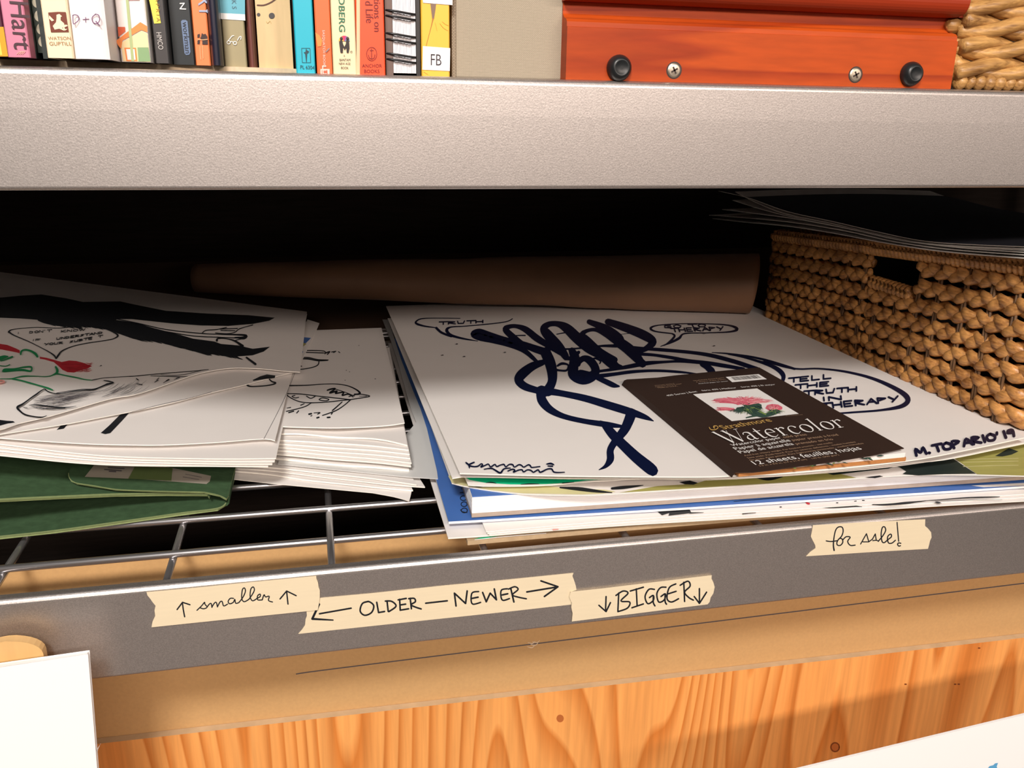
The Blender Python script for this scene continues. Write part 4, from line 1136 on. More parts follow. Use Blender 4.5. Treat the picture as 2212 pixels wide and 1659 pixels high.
# ---- the big navy drawing
lv = Level(-0.2470); fr = [(993, 1022), (1130, 1025.5), (1273, 1028), (1500, 1029.5), (1585, 1027), (1720, 1020), (1955, 995.5), (2100, 969), (2215, 944.5)]
a, b = fx(fr, lv); s = lv.up(.0002); s2 = lv.up(.0003)
back_r = lv(1690, 700)
mb = sheet_mb(fr, lv, ((0.0868, 0.60), (0.5560, 0.60)), 0.0009, 60, 24)
G = (840, 660, 3.0727); Z6 = (1280, 670, 5.2667); Z5 = (880, 670, 5.2667)
def ink(c, *lines, surf=s, m=NAVY, k=1.0):
    for ln in lines: mb.ribbon([(p[0], p[1], p[2] * k) for p in cr(*c, ln)], surf, m)
ink(G, [(1405, 772, 20), (1440, 800, 50), (1490, 860, 62), (1560, 930, 66), (1640, 1005, 72), (1720, 1070, 78), (1752, 1096, 72)],
    [(1610, 715, 70), (1590, 770, 66), (1560, 830, 60), (1500, 905, 48), (1470, 960, 46), (1470, 1020, 48), (1440, 1065, 26), (1395, 1090, 5)],
    [(1010, 560, 60), (1130, 580, 42), (1300, 615, 46), (1470, 665, 52), (1600, 705, 50), (1700, 740, 34), (1756, 766, 6)],
    [(1005, 585, 56), (1020, 635, 62), (1070, 690, 50), (1160, 735, 36), (1300, 768, 34), (1450, 790, 38), (1548, 802, 18)],
    [(1020, 378, 40), (950, 405, 56), (885, 455, 66), (862, 495, 58), (900, 535, 52), (980, 562, 44), (1060, 580, 46)],
    [(1040, 310, 70), (1070, 380, 72), (1085, 450, 66), (1082, 510, 58), (1050, 565, 62), (1010, 590, 50)],
    [(1215, 300, 46), (1235, 350, 66), (1225, 410, 66), (1230, 460, 74), (1290, 492, 66), (1350, 470, 64), (1372, 425, 56), (1340, 370, 54), (1290, 352, 40), (1240, 395, 36)],
    [(1385, 480, 30), (1440, 505, 36), (1490, 528, 34), (1528, 536, 12)],
    [(985, 375, 22), (900, 300, 34), (800, 258, 38), (690, 228, 44), (600, 208, 48), (562, 188, 40), (600, 170, 34), (660, 190, 36), (760, 222, 34), (880, 255, 42), (980, 290, 50), (1050, 312, 52)],
    [(900, 270, 40), (830, 215, 44), (775, 160, 40), (800, 140, 30), (850, 138, 28), (910, 160, 42), (980, 215, 46), (1060, 265, 40), (1150, 315, 42), (1185, 345, 24)],
    [(1175, 340, 46), (1130, 275, 62), (1060, 200, 66), (1030, 155, 52), (1060, 125, 38), (1120, 122, 38), (1180, 150, 62), (1250, 215, 72), (1340, 285, 76), (1420, 330, 60)],
    [(1420, 340, 56), (1500, 400, 60), (1540, 405, 24)], [(1500, 360, 40), (1400, 310, 56), (1320, 235, 52), (1285, 195, 40), (1310, 170, 26), (1370, 160, 26), (1440, 185, 46), (1520, 235, 62), (1610, 300, 66), (1670, 370, 50), (1690, 388, 20)],
    [(1330, 108, 34), (1440, 152, 50), (1520, 200, 44), (1545, 235, 36), (1520, 265, 26), (1420, 268, 16), (1320, 278, 12), (1190, 290, 12)],
    [(1455, 108, 44), (1580, 150, 56), (1690, 195, 62), (1750, 235, 54), (1730, 270, 42), (1670, 300, 30), (1600, 290, 22)],
    [(1010, 292, 14), (1200, 288, 12), (1400, 272, 12)], [(1170, 355, 18), (1220, 345, 30), (1260, 310, 22)], [(1340, 365, 8), (1370, 350, 14), (1405, 368, 10), (1400, 385, 8)],
    [(1120, 400, 14), (1150, 385, 18), (1190, 395, 12), (1180, 430, 14), (1130, 430, 14), (1090, 420, 20)], [(1250, 385, 50), (1270, 360, 30)],
    [(1270, 470, 90), (1320, 478, 84)], [(810, 200, 6), (905, 198, 9)], [(1115, 190, 7), (1180, 178, 9)], [(1500, 195, 3), (1600, 184, 5)], [(820, 272, 5), (865, 262, 6)])
ink(Z6, [(330, 400, 30), (450, 425, 40), (620, 440, 36), (800, 452, 40), (1100, 478, 38), (1350, 515, 44), (1600, 580, 48), (1760, 632, 50), (1880, 668, 40)],
    [(380, 480, 30), (520, 497, 38), (700, 510, 34), (900, 540, 38), (1100, 578, 42), (1300, 600, 44), (1500, 632, 46), (1720, 668, 34)],
    [(-120, 730, 34), (60, 698, 32), (250, 670, 36), (420, 640, 48), (600, 606, 50), (800, 590, 32), (1000, 582, 30), (1250, 598, 36)],
    [(60, 752, 50), (250, 728, 40), (430, 703, 38), (620, 690, 32), (800, 690, 30), (1000, 704, 28), (1180, 722, 12)],
    [(1250, 612, 60), (1310, 648, 72), (1355, 695, 84)], [(290, 385, 70), (380, 440, 90), (470, 520, 90), (570, 610, 90)],
    [(1360, 482, 8), (1550, 495, 18), (1800, 530, 24), (2000, 575, 26), (2212, 640, 28), (2300, 668, 26)],
    [(1545, 502, 12), (1720, 535, 20), (1900, 585, 30), (2040, 635, 42), (2130, 690, 52), (2172, 750, 50), (2158, 825, 34)],
    [(905, 266, 14), (720, 242, 16), (662, 206, 26), (745, 172, 14), (1000, 155, 12), (1300, 155, 12), (1550, 172, 18), (1645, 214, 34), (1560, 246, 18), (1300, 258, 12), (1050, 266, 16), (985, 320, 30), (880, 372, 24), (775, 412, 8)],
    [(905, 266, 16), (935, 292, 22), (890, 350, 24), (820, 400, 12)])
ink(Z5, [(1195, 98, 12), (1120, 132, 12), (900, 160, 12), (650, 182, 12), (500, 192, 16), (448, 225, 34), (490, 280, 30), (620, 320, 22), (800, 351, 8)], [(330, 202, 28), (390, 255, 26), (500, 298, 24)],
    [(330, 200, 10), (200, 182, 18), (115, 158, 24), (95, 135, 20), (150, 100, 14), (280, 90, 10), (600, 92, 8)])
pen(mb, 'TRUTH', (949, 701), (1048, 697), (0, -5.5), s, NAVY, 2.6)
pen(mb, 'GO TO', (1436, 709), (1530, 706), (-3, -6.5), s, NAVY, 2.4); pen(mb, 'THERAPY', (1452, 717), (1568, 713), (-3, -7.5), s, NAVY, 2.6)
T8 = (1320, 780, 2.4798)
ink(T8, [(820, -2, 8), (930, 30, 9), (1010, 42, 9), (1110, 40, 9), (1250, 55, 11), (1400, 92, 15), (1530, 150, 22), (1590, 200, 28), (1560, 240, 22), (1450, 262, 12), (1300, 274, 10), (1200, 280, 9), (1120, 275, 8)])
pen(mb, 'TELL', (1704, 826), (1804, 816), (0, -9), s, NAVY, 3.6); pen(mb, 'THE', (1718, 840), (1798, 832), (0, -8.5), s, NAVY, 3.6)
pen(mb, 'TRUTH', (1737, 854), (1856, 844), (0, -9), s, NAVY, 3.8); pen(mb, 'IN', (1776, 866), (1826, 862), (-1, -7.5), s, NAVY, 3.8)
pen(mb, 'THERAPY', (1776, 883), (1946, 866), (-2, -11), s, NAVY, 4.0)
pen(mb, "M.TOPARIO'19", (1980, 984), (2200, 940), (-5, -14), s, NAVY, 6.0, True)
for q in ([(512, 1042, 10), (530, 1058, 11), (534, 1076, 8)], [(566, 1040, 9), (530, 1058, 11), (560, 1068, 9), (590, 1066, 9), (612, 1050, 7), (622, 1056, 9), (610, 1072, 9), (640, 1060, 8), (660, 1052, 8), (676, 1070, 9), (704, 1054, 8), (716, 1068, 9), (742, 1058, 8),
           (764, 1054, 9), (776, 1070, 8), (800, 1054, 8), (822, 1056, 10), (834, 1072, 8), (862, 1056, 8), (880, 1060, 9), (896, 1072, 8), (926, 1056, 8), (940, 1064, 10), (950, 1074, 8), (1003, 1068, 7)],
          [(1048, 1052, 8), (1075, 1048, 12), (1094, 1056, 9)], [(1056, 1064, 7), (1086, 1066, 10)], [(632, 1086, 6), (680, 1080, 9), (706, 1092, 10), (740, 1110, 12), (764, 1084, 9), (806, 1078, 7)],
          [(790, 1098, 8), (820, 1086, 9), (836, 1092, 9), (826, 1106, 9), (860, 1092, 8), (884, 1090, 9), (894, 1104, 8), (920, 1090, 8), (944, 1094, 9), (960, 1106, 8), (990, 1090, 9), (1006, 1106, 10), (1050, 1086, 9), (1080, 1084, 10), (1100, 1106, 9), (1166, 1106, 6)]):
    ink(G, q)
for px, py in ((987, 743), (956, 767), (1003, 770), (1091, 761), (1522, 720), (1543, 747)): mb.ribbon([(px - 1.2, py, 2.2), (px + 1.2, py, 2.2)], s, THIN)
finish(mb, 'drawing', 'large white sheet with bold navy brush drawing of a figure and THERAPY speech bubble', 'drawing')

# ---- watercolour pad lying on the drawing
P0 = Vector((0.28455, 0.00288, 0)); A_ = 0.03414; PW, PH = 0.1407, 0.216
ca, sa = math.cos(A_), math.sin(A_); pu = Vector((ca, sa, 0)); pv = Vector((-sa, ca, 0))
pad = tag(empty('watercolour_pad', (P0.x, P0.y, -0.2466)), 'small dark brown watercolor paper pad with a pink thistle picture lying on the drawing', 'pad')
def tilt(zl, k): return Level(zl - k * (P0.x * ca + P0.y * sa), k * ca, k * sa)
cv = tilt(-0.2423, 0.0350)
mb = MB()
q = [P0 + pv * -0.0035 + pu * 0.001, P0 + pu * (PW - .001) + pv * -0.0035, P0 + pu * (PW + .001) + pv * 0.001, P0 + pu * PW + pv * PH, P0 + pu * 0.001 + pv * PH]
mb.prism([(p.x, p.y) for p in q], 'z', -0.2466, -0.2441)
under(pad, mb.build('back_board', M['backboard']))
pg = tilt(-0.2428, 0.0185)
c4 = [P0 + pu * 0.0015 + pv * -0.0022, P0 + pu * (PW - .0015) + pv * -0.0025, P0 + pu * (PW - .001) + pv * (PH - .001), P0 + pu * 0.0015 + pv * (PH - .001)]
mb = MB()
n_ = 5
for i in range(n_):
    z0 = [(-0.2440 + (pg.z(p.x, p.y) + 0.2440) * i / n_) for p in c4]; z1 = [(-0.2440 + (pg.z(p.x, p.y) + 0.2440) * (i + 1) / n_ - 0.00003) for p in c4]
    mb.add([Vector((p.x, p.y, z)) for p, z in zip(c4, z0)] + [Vector((p.x, p.y, z)) for p, z in zip(c4, z1)], [(0, 3, 2, 1), (4, 5, 6, 7), (0, 1, 5, 4), (1, 2, 6, 5), (2, 3, 7, 6), (3, 0, 4, 7)], 0)
for i in range(26):
    bx_, by_ = random.choice(((1710, 1010), (1750, 1006), (1790, 1001), (1812, 998), (1868, 990), (1896, 985)))
    a0 = random.uniform(-0.9, 0.5); ln = random.uniform(6, 16); bx_ += random.uniform(-8, 8)
    mb.ribbon([(bx_, by_, .8), (bx_ + ln * .5 * math.cos(a0), by_ + ln * .4 * math.sin(a0), random.uniform(1.5, 3.5)), (bx_ + ln * math.cos(a0), by_ + ln * .8 * math.sin(a0), .6)], pg.up(.0002), random.choice((1, 2, 2)))
under(pad, mb.build('page_block', [M['paper'], M['leaf2'], M['leaf']]))
co = [(1348, 822), (1354, 819.5), (1420, 815.5), (1456, 811), (1500, 806.5), (1640, 793.5), (1953, 968), (1880, 984), (1812, 995), (1750, 1004), (1702, 1010), (1660, 1016), (1625, 1020), (1588, 1020)]
mb = poly_sheet([cv(*p) for p in co], 0.0006, (0, 0))
s = cv.up(.00015); s2 = cv.up(.00025); s3 = cv.up(.00035)
# spine wrap on the left long side
e0, e1 = cv(1588, 1020), cv(1348, 822)
nvv = (e1 - e0).normalized(); out_ = Vector((-nvv.y, nvv.x, 0)) * 1.0
mb.add([e0, e1, e1 + out_ * 0.0022 + Vector((0, 0, -0.0040)), e0 + out_ * 0.0022 + Vector((0, 0, -0.0040))], [(0, 1, 2, 3)], 0)
PB = (1340, 780, 6.1444)
P = lambda *q: [p[:2] for p in cr(*PB, q)]
mb.patch([(1497, 851.6), (1635.4, 839), (1725.4, 893.7), (1580.9, 909.7)], s, 1)
rnd = random.Random(3)
def bristles(n, base, rx, ry, a0, a1, w, mats, spread=6):
    for i in range(n):
        a = rnd.uniform(a0, a1); k = rnd.uniform(.55, 1.05)
        bx_, by_ = base[0] + rnd.uniform(-spread, spread), base[1] + rnd.uniform(-spread * .4, spread * .4)
        tx, ty = base[0] + rx * k * math.cos(a), base[1] + ry * k * math.sin(a)
        mb.ribbon([(bx_, by_, w), ((bx_ + tx) / 2 + rnd.uniform(-2, 2), (by_ + ty) / 2 - 1.0, w * .9), (tx, ty, .35)], s2 if i % 2 else s3, rnd.choice(mats), n=3)
bristles(90, (1606, 868), 66, 13, math.pi * 0.92, math.pi * 2.06, 1.5, (2, 2, 3), 16)
bristles(40, (1596, 866), 58, 9, math.pi * 0.96, math.pi * 1.3, 1.3, (2, 3), 10)
bristles(34, (1582, 884), 36, 9, math.pi * 0.85, math.pi * 1.2, 1.5, (2, 2, 3), 6)
mb.patch([(1653, 882), (1657, 875), (1668, 872.5), (1681, 874), (1690, 879), (1690, 884), (1680, 887.5), (1664, 888.5)], s2, 2)
bristles(22, (1672, 885), 20, 12, math.pi * 1.05, math.pi * 1.95, 1.2, (2, 3, 3), 8)
mb.patch([(1596, 868), (1612, 867), (1632, 868), (1645, 874), (1646, 882), (1636, 889), (1622, 892), (1604, 888), (1588, 886), (1592, 880), (1608, 878)], s2, 4)
mb.ribbon([(1622, 890, 10), (1640, 895, 10), (1650, 897, 9), (1668, 894, 7), (1684, 889, 4)], s2, 4); mb.ribbon([(1648, 895, 5), (1630, 898, 4), (1612, 902, 2)], s2, 4); mb.ribbon([(1640, 888, 4), (1654, 895, 3)], s3, 5)
bristles(46, (1622, 880), 36, 17, 0.2, math.pi * 1.05, 1.3, (4, 4, 5), 14); bristles(24, (1672, 888), 24, 9, 0.0, math.pi, 1.2, (4, 4, 5), 10); bristles(20, (1600, 886), 26, 8, math.pi * .4, math.pi * 1.1, 1.2, (4,), 8)
# bar code and small print
bq = [(1567.8, 814.2), (1638.6, 808), (1656.5, 819), (1581.7, 825.6)]
mb.patch(bq, s, 1)
def lerp2(a, b, t): return (a[0] + (b[0] - a[0]) * t, a[1] + (b[1] - a[1]) * t)
t_ = 0.13
while t_ < 0.90:
    w_ = rnd.choice((.006, .010, .016))
    q4 = [lerp2(bq[0], bq[1], t_), lerp2(bq[0], bq[1], t_ + w_), lerp2(bq[3], bq[2], t_ + w_), lerp2(bq[3], bq[2], t_)]
    q4 = [lerp2(q4[0], q4[3], .12), lerp2(q4[1], q4[2], .12), lerp2(q4[1], q4[2], .72), lerp2(q4[0], q4[3], .72)]
    mb.patch(q4, s2, 0); t_ += w_ + rnd.choice((.008, .014, .02))
def ptxt(tx, a, b, m, hs=1.0):
    a, b = P(a)[0], P(b)[0]; mb.text(tx, cv(*a), cv(*b), (0, 0, 1), m, hs, 0.0002)
ptxt('400 Series | Best', (625, 470), (1025, 412), 1, 1.15); ptxt('Série 400 | Meilleur', (1090, 402), (1545, 362), 1, 1.15); ptxt('Serie 400 | El mejor', (1612, 355), (2062, 318), 1, 1.15)
ptxt('Watercolor pad U.S.A.', (460, 332), (725, 302), 6, 1.1); ptxt('Printed on acid free paper', (470, 348), (820, 305), 6, 1.0); ptxt('Made in U.S.A.', (505, 363), (765, 335), 6, 1.1)
ptxt('Strathmore Artist Papers', (975, 268), (1380, 228), 6, 1.1); ptxt('A division of fine papers', (1010, 285), (1400, 248), 6, 1.0); ptxt('Acid free paper for artists', (1040, 306), (1430, 272), 1, 1.0)
Q6 = (1640, 840, 6.1444)
def ptx6(tx, a, b, m, hs=1.0):
    a = (Q6[0] + a[0] / Q6[2], Q6[1] + a[1] / Q6[2]); b = (Q6[0] + b[0] / Q6[2], Q6[1] + b[1] / Q6[2]); mb.text(tx, cv(*a), cv(*b), (0, 0, 1), m, hs, 0.0002)
def ptxm(tx, a, b, m, hs=1.0): mb.text(tx, cv(*a), cv(*b), (0, 0, 1), m, hs, 0.0002)
ptxm('Strathmore', (1563.5, 928), (1669, 910.5), 7, 1.25); ptxm('Strathmore', (1563.9, 928), (1669.3, 910.5), 7, 1.25)
mb.ribbon([(1532, 923, 1.6), (1536, 928, 1.8), (1545, 928, 1.8), (1551, 924, 1.8), (1548, 920, 1.4), (1542, 921, 3), (1543, 925, 2.2)], s2, 7)
ptxm('Watercolor paper', (1583, 964.5), (1689, 947.5), 1, 1.1); ptxm('cold press', (1694, 946.5), (1744, 940.5), 6, 1.15)
ptxm('Papier à aquarelle', (1590, 972.5), (1709, 953.5), 1, 1.1); ptxm('papier pressé à froid', (1713, 953), (1812, 941), 6, 1.15)
ptxm('Papel de acuarela', (1600, 980), (1716, 961), 1, 1.1); ptxm('prensado en frío', (1721, 961), (1801, 950.5), 6, 1.15)
ptxm('Acid free. Heavy weight. For finished artwork - wet media', (1609, 986), (1799, 957.5), 6, 1.0)
ptxm('Sans acide. Poids lourd. Pour les oeuvres définitives - médias humides', (1616, 991), (1849, 956), 6, 1.0)
ptxm('Sin ácido. Peso pesado. Para ilustraciones terminadas - medios húmedos', (1621, 996), (1866, 959), 6, 1.0)
ptxm('12 sheets, feuilles, hojas', (1632, 1004.5), (1863, 971), 1, 1.05)
ptxm('5.5 in. x 8.5 in. (14 x 21.6 cm)    140 lb. (300 g/m²)', (1641, 1008), (1813, 984), 6, 0.95)
ptxm('Wind Around Press', (1697, 899.5), (1734, 896.5), 6, 0.9)
# large serif word
O_, EX, EY = (1566.5, 958), (266.5, -37.0), (-29.5, -24.0)
GL = [('W', .190), ('a', .094), ('t', .070), ('e', .092), ('r', .086), ('c', .090), ('o', .102), ('l', .058), ('o', .102), ('r', .086)]
GS = {
    'W': [[(.00, 1, .3), (.14, 1, .3)], [(.07, 1, 1), (.36, 0, 1)], [(.36, 0, .3), (.62, 1, .3)], [(.38, 1, .3), (.52, 1, .3)], [(.46, 1, 1), (.76, 0, 1)], [(.76, 0, .3), (1.02, 1, .3)], [(.94, 1, .3), (1.10, 1, .3)]],
    'a': [[(.12, .52, .8), (.22, .62, .5), (.50, .64, .6), (.66, .52, 1), (.66, .12, 1), (.76, .02, .6), (.92, .06, .3)], [(.66, .40, .3), (.30, .34, .5), (.12, .18, 1), (.24, .02, .6), (.48, .04, .4), (.66, .18, .3)]],
    't': [[(.40, .86, .4), (.40, .62, 1), (.40, .14, 1), (.52, .02, .6), (.85, .06, .3)], [(.05, .62, .35), (.88, .62, .35)]],
    'e': [[(.12, .36, .3), (.86, .36, .3)], [(.86, .36, .5), (.76, .58, .7), (.50, .64, .5), (.22, .54, .8), (.10, .32, 1.1), (.20, .08, .8), (.50, -.01, .5), (.86, .12, .3)]],
    'r': [[(.05, .62, .3), (.28, .62, .5)], [(.28, .62, 1), (.28, .02, 1)], [(.06, .01, .3), (.54, .01, .3)], [(.28, .42, .3), (.48, .60, .5), (.74, .63, .7), (.86, .54, .9)]],
    'c': [[(.84, .50, .9), (.70, .62, .5), (.44, .63, .5), (.18, .50, .9), (.10, .30, 1.1), (.20, .08, .8), (.50, -.01, .5), (.84, .12, .3)]],
    'o': [[(.50, .64, .4), (.22, .54, .8), (.10, .31, 1.1), (.22, .08, .8), (.50, -.01, .4), (.78, .08, .8), (.90, .31, 1.1), (.78, .54, .8), (.50, .64, .4)]],
    'l': [[(.15, .98, .3), (.48, 1.0, .5)], [(.48, 1.0, 1), (.48, .02, 1)], [(.18, .01, .3), (.80, .01, .3)]]}
xx = 0.0; tot = sum(g_[1] for g_ in GL) + .004 * 9
for ch, w_ in GL:
    for st in GS[ch]:
        pts = []
        for x_, y_, th in st:
            fx_ = (xx + x_ * w_) / tot
            pts.append((O_[0] + EX[0] * fx_ + EY[0] * y_, O_[1] + EX[1] * fx_ + EY[1] * y_, 0.8 + 3.0 * (th - .3)))
        mb.ribbon(pts, s2, 1, smooth=len(pts) > 2, n=6)
    xx += w_ + .004
cover = under(pad, mb.build('cover', [M['padbrown'], M['white'], M['pink'], M['pink2'], M['leaf'], M['leaf2'], M['tan'], M['gold']]))
cover['label'] = 'dark brown printed front cover with thistle picture'

# ------------------------------------------------------------------ middle pile
MG = 'sheets in the middle pile'
lowest = Level(-0.2885); low = [lowest(*p) for p in [(430, 1026), (480, 1032), (588, 1044), (719, 1056), (805, 1064), (849, 1072), (868, 1077), (884, 1082), (887, 1072), (890, 1059), (889, 1030), (880, 960), (845, 760)]]
for i, dz in enumerate([0, 0, 0, 0, 0, 0, 0, 0, 0.0005, .001, 0.0012, .0014, .0014]): low[i].z += dz
low += [Vector((-0.10, 0.45, -0.2875)), Vector((-0.12, 0.16, -0.2882))]
finish(poly_sheet(low, 0.0006), 'paper_sheet', 'lowest white sheet of the middle pile with its front right corner drooping onto the wires', 'paper')


def mid(front, dz, t, label=None, back=None, mats=(0, 1), wave=0.0004, group=MG, name='paper_sheet', marks=None):
    lv = Level(dz); a, b = lv(*front[0]), lv(*front[-1])
    bk = back or ((a.x + .012, .46), (b.x + (.012 if dz > -.28 else -.045), .46))
    mb = sheet_mb(front, lv, bk, t, 30, 6, mats=mats, wave=wave)
    if marks: marks(mb, lv)
    return finish(mb, name, label, 'paper', group)


mid([(470, 1016), (584, 1024), (675, 1037), (805, 1052), (892, 1058)], -.2862, .0012, 'pinkish sheet just above the drooping lowest sheet of the middle pile')
mid([(500, 1012), (600, 1018), (720, 1032), (830, 1046), (918, 1051)], -.2842, .0010, 'sheet with a torn tab corner reaching furthest right in the lower middle pile')
mid([(520, 1006), (640, 1014), (760, 1028), (900, 1046)], -.2822, .0012, 'wide sheet in the lower middle pile right under the frosted film')
# frosted film sheet, gap showing between it and the bird drawing
fl = Level(-0.2800)
pts = [fl(*p) for p in [(600, 1002), (700, 1012), (800, 1022), (880, 1030), (946, 1034), (944, 1018), (922, 925), (908, 882), (893, 846), (866, 775), (846, 713), (838, 690)]]
pts += [fl(*p) for p in [(826, 690), (842, 730), (862, 790), (878, 850), (890, 890), (899, 912), (880, 935), (860, 960), (700, 970), (610, 975)]]
finish(poly_sheet(pts, 0.0006), 'film_sheet', 'frosted translucent film sheet curving along the left side of the big navy drawing', 'film', mats=[M['vellum'], M['vellum']])
mid([(595, 990), (700, 999), (800, 1008), (884, 1014)], -.2782, .0018, 'buff edged sheet at the bottom of the upper middle pile, above the dark gap')
for k, (l, m_, r, z) in enumerate((((596, 981), (740, 992), (888, 1006), -.2740), ((598, 973), (740, 984), (889, 999), -.2722), ((600, 966), (740, 976), (886, 989), -.2704),
                                    ((602, 959), (740, 967), (885, 980), -.2687), ((604, 951), (740, 957), (883, 971), -.2670))):
    mid([l, m_, r], z, .0013, ['sixth', 'fifth', 'fourth', 'third', 'second'][k] + ' cream edged sheet counted down from the bird drawing in the middle pile', wave=.0003)
mid([(608, 938), (660, 938), (740, 942), (820, 950), (880, 960)], -.2650, .0014, 'first cream edged sheet right under the bird drawing, with its front edge curling up', wave=.0008)


def bird(mb, lv):
    s = lv.up(.0002); B = (580, 660, 3.7714)
    def q(*lines, m=INK, w=8):
        for ln in lines: mb.ribbon(cr(*B, [(p[0], p[1], p[2] if len(p) > 2 else w) for p in ln]), s, m)
    q([(160, 652, 12), (300, 650, 9), (450, 640, 7), (560, 640, 7), (650, 655, 8), (715, 685, 11), (745, 712, 16), (730, 722, 14), (700, 722, 10)],
      [(655, 742), (740, 722), (826, 738), (760, 752), (668, 766)], [(740, 738, 5), (800, 738, 5)],
      [(480, 690, 12), (512, 680, 14), (545, 678, 12), (498, 712, 14), (560, 696, 12), (545, 716, 12), (612, 706, 12), (600, 732, 12), (650, 722, 12), (690, 745, 8)], [(545, 680, 6), (640, 712, 6), (700, 738, 6)],
      [(100, 718), (250, 720), (380, 735), (500, 748), (665, 766)], [(120, 700), (170, 745), (250, 782), (340, 792), (480, 786), (580, 775), (665, 766)],
      [(215, 732), (192, 740), (215, 752), (245, 748)], [(310, 738), (345, 756), (382, 738)], [(412, 765), (440, 752), (492, 764), (470, 776), (425, 772), (412, 765)],
      [(350, 792), (300, 822), (220, 845), (145, 862)], [(290, 800), (262, 812)], [(205, 860, 10), (165, 872, 10)], [(245, 858, 9), (230, 875, 9)], [(180, 830, 8), (150, 835, 6)],
      [(668, 768, 10), (620, 810, 8), (560, 850, 9), (500, 875, 9), (440, 895, 8)], [(600, 785), (550, 830, 10), (520, 855, 10)],
      [(330, 885, 14), (350, 880, 12)], [(370, 875, 6), (420, 872, 8), (400, 885, 8)], [(345, 900, 8), (355, 895, 6)], [(395, 915, 13), (410, 910, 13)], [(480, 912, 13), (500, 910, 13)], [(512, 885, 9), (520, 875, 9)],
      [(270, 366), (380, 366), (455, 372), (460, 392, 10)], [(270, 380), (380, 384), (450, 386)], [(470, 385, 12), (500, 375, 9), (480, 398, 9)], [(515, 378, 8), (550, 372, 7), (530, 382, 8)], [(570, 375, 6), (582, 384, 6)],
      [(250, 422), (330, 424), (400, 440), (490, 444), (410, 450), (320, 434, 12), (260, 436)], [(412, 450), (405, 480), (370, 500), (300, 515), (225, 522)], [(240, 490), (270, 494)])
    for px, py in ((632, 528), (658, 540), (622, 608), (868, 596), (735, 325)): q([(px, py, 5), (px + 4, py, 5)], m=THIN)


lv = Level(-0.2602)
bk = lv(824, 708)
mid([(560, 918), (612, 921), (680, 923), (728, 923.5), (780, 922), (819, 920), (850, 917), (874, 913)], -.2602, .0009, 'white sheet with an ink drawing of a bird, on top of the middle pile',
    back=((-0.045, bk.y), (bk.x, bk.y)), group=None, name='drawing', marks=bird, wave=0.0)
lv = Level(-0.2590)
pts = [lv(*p) for p in [(646, 792), (660, 762), (676, 730), (690, 698), (664, 690), (640, 740), (630, 785)]]
mb = poly_sheet(pts, 0.0005)
s = lv.up(.0002)
mb.patch([(653, 728), (672, 730), (660, 742), (650, 738)], s, BLU); mb.patch([(652, 738), (662, 743), (650, 752)], s, OLV); mb.patch([(648, 752), (655, 760), (646, 772)], s, BLU)
finish(mb, 'painting', 'sliver of a blue and yellow painted sheet between the left drawing and the bird drawing', 'painting')

# ------------------------------------------------------------------ left pile, sloping up towards the left
LS = Level(-0.2618, -0.17)
LG = 'sheets in the left pile'
lab = ['bottom white sheet of the left pile above the green folder', 'white sheet second from the bottom of the left pile', 'white sheet third from the bottom of the left pile',
       'white sheet just below the one with two black bars in the left pile']
for k, (fr, dz) in enumerate((([(-140, 971), (0, 983), (194, 1000), (358, 1006), (579, 1007)], -.0090), ([(-140, 962), (0, 974), (224, 994), (448, 1002), (588, 1002)], -.0073),
                              ([(-140, 954), (0, 967), (224, 989), (448, 997), (593, 996)], -.0057), ([(-140, 946), (0, 959), (224, 983), (448, 991), (596, 989)], -.0040))):
    lv = LS.up(dz); r = lv(*fr[-1])
    mb = sheet_mb(fr, lv, ((lv(*fr[0]).x - .28, 0.595), (-0.0185 + .001 * k, 0.595)), 0.0009, 40, 6, wave=.0003)
    finish(mb, 'paper_sheet', lab[k], 'paper', LG)
lv = LS; fr = [(-140, 932), (0, 945.5), (100, 953), (197, 958.5), (280, 960.5), (358, 960.5), (470, 955), (567, 947.5), (594, 951.5)]
mb = sheet_mb(fr, lv, ((lv(*fr[0]).x - .28, 0.603), (-0.0150, 0.603)), 0.0007, 50, 12)
s = lv.up(.0002); s2 = lv.up(.0003)
C7 = (0, 680, 6.38); C8 = (280, 660, 5.53); C5 = (0, 540, 3.3515)
P = lambda c, *q: [p[:2] for p in cr(*c, q)]
mb.patch(P(C7, (1690, 1350), (1785, 1345), (1700, 1440), (1520, 1630), (1450, 1645), (1388, 1628), (1500, 1530), (1640, 1390)), s, INK)
mb.patch(P(C7, (850, 1515), (940, 1502), (900, 1545), (880, 1568), (780, 1586)), s, INK)
for ln in ([(1420, 915, 18), (1405, 945, 26), (1450, 966, 16), (1600, 960, 14), (1700, 945, 16), (1745, 925, 20), (1700, 908, 16), (1670, 880, 16)],): mb.ribbon(cr(*C8, ln), s, INK)
mb.ribbon([(570, 948, .8), (610, 870, .8), (637, 806, .8)], s, THIN)
finish(mb, 'drawing', 'white sheet with two black bars, under the curled sheets of the left pile', 'drawing', LG)
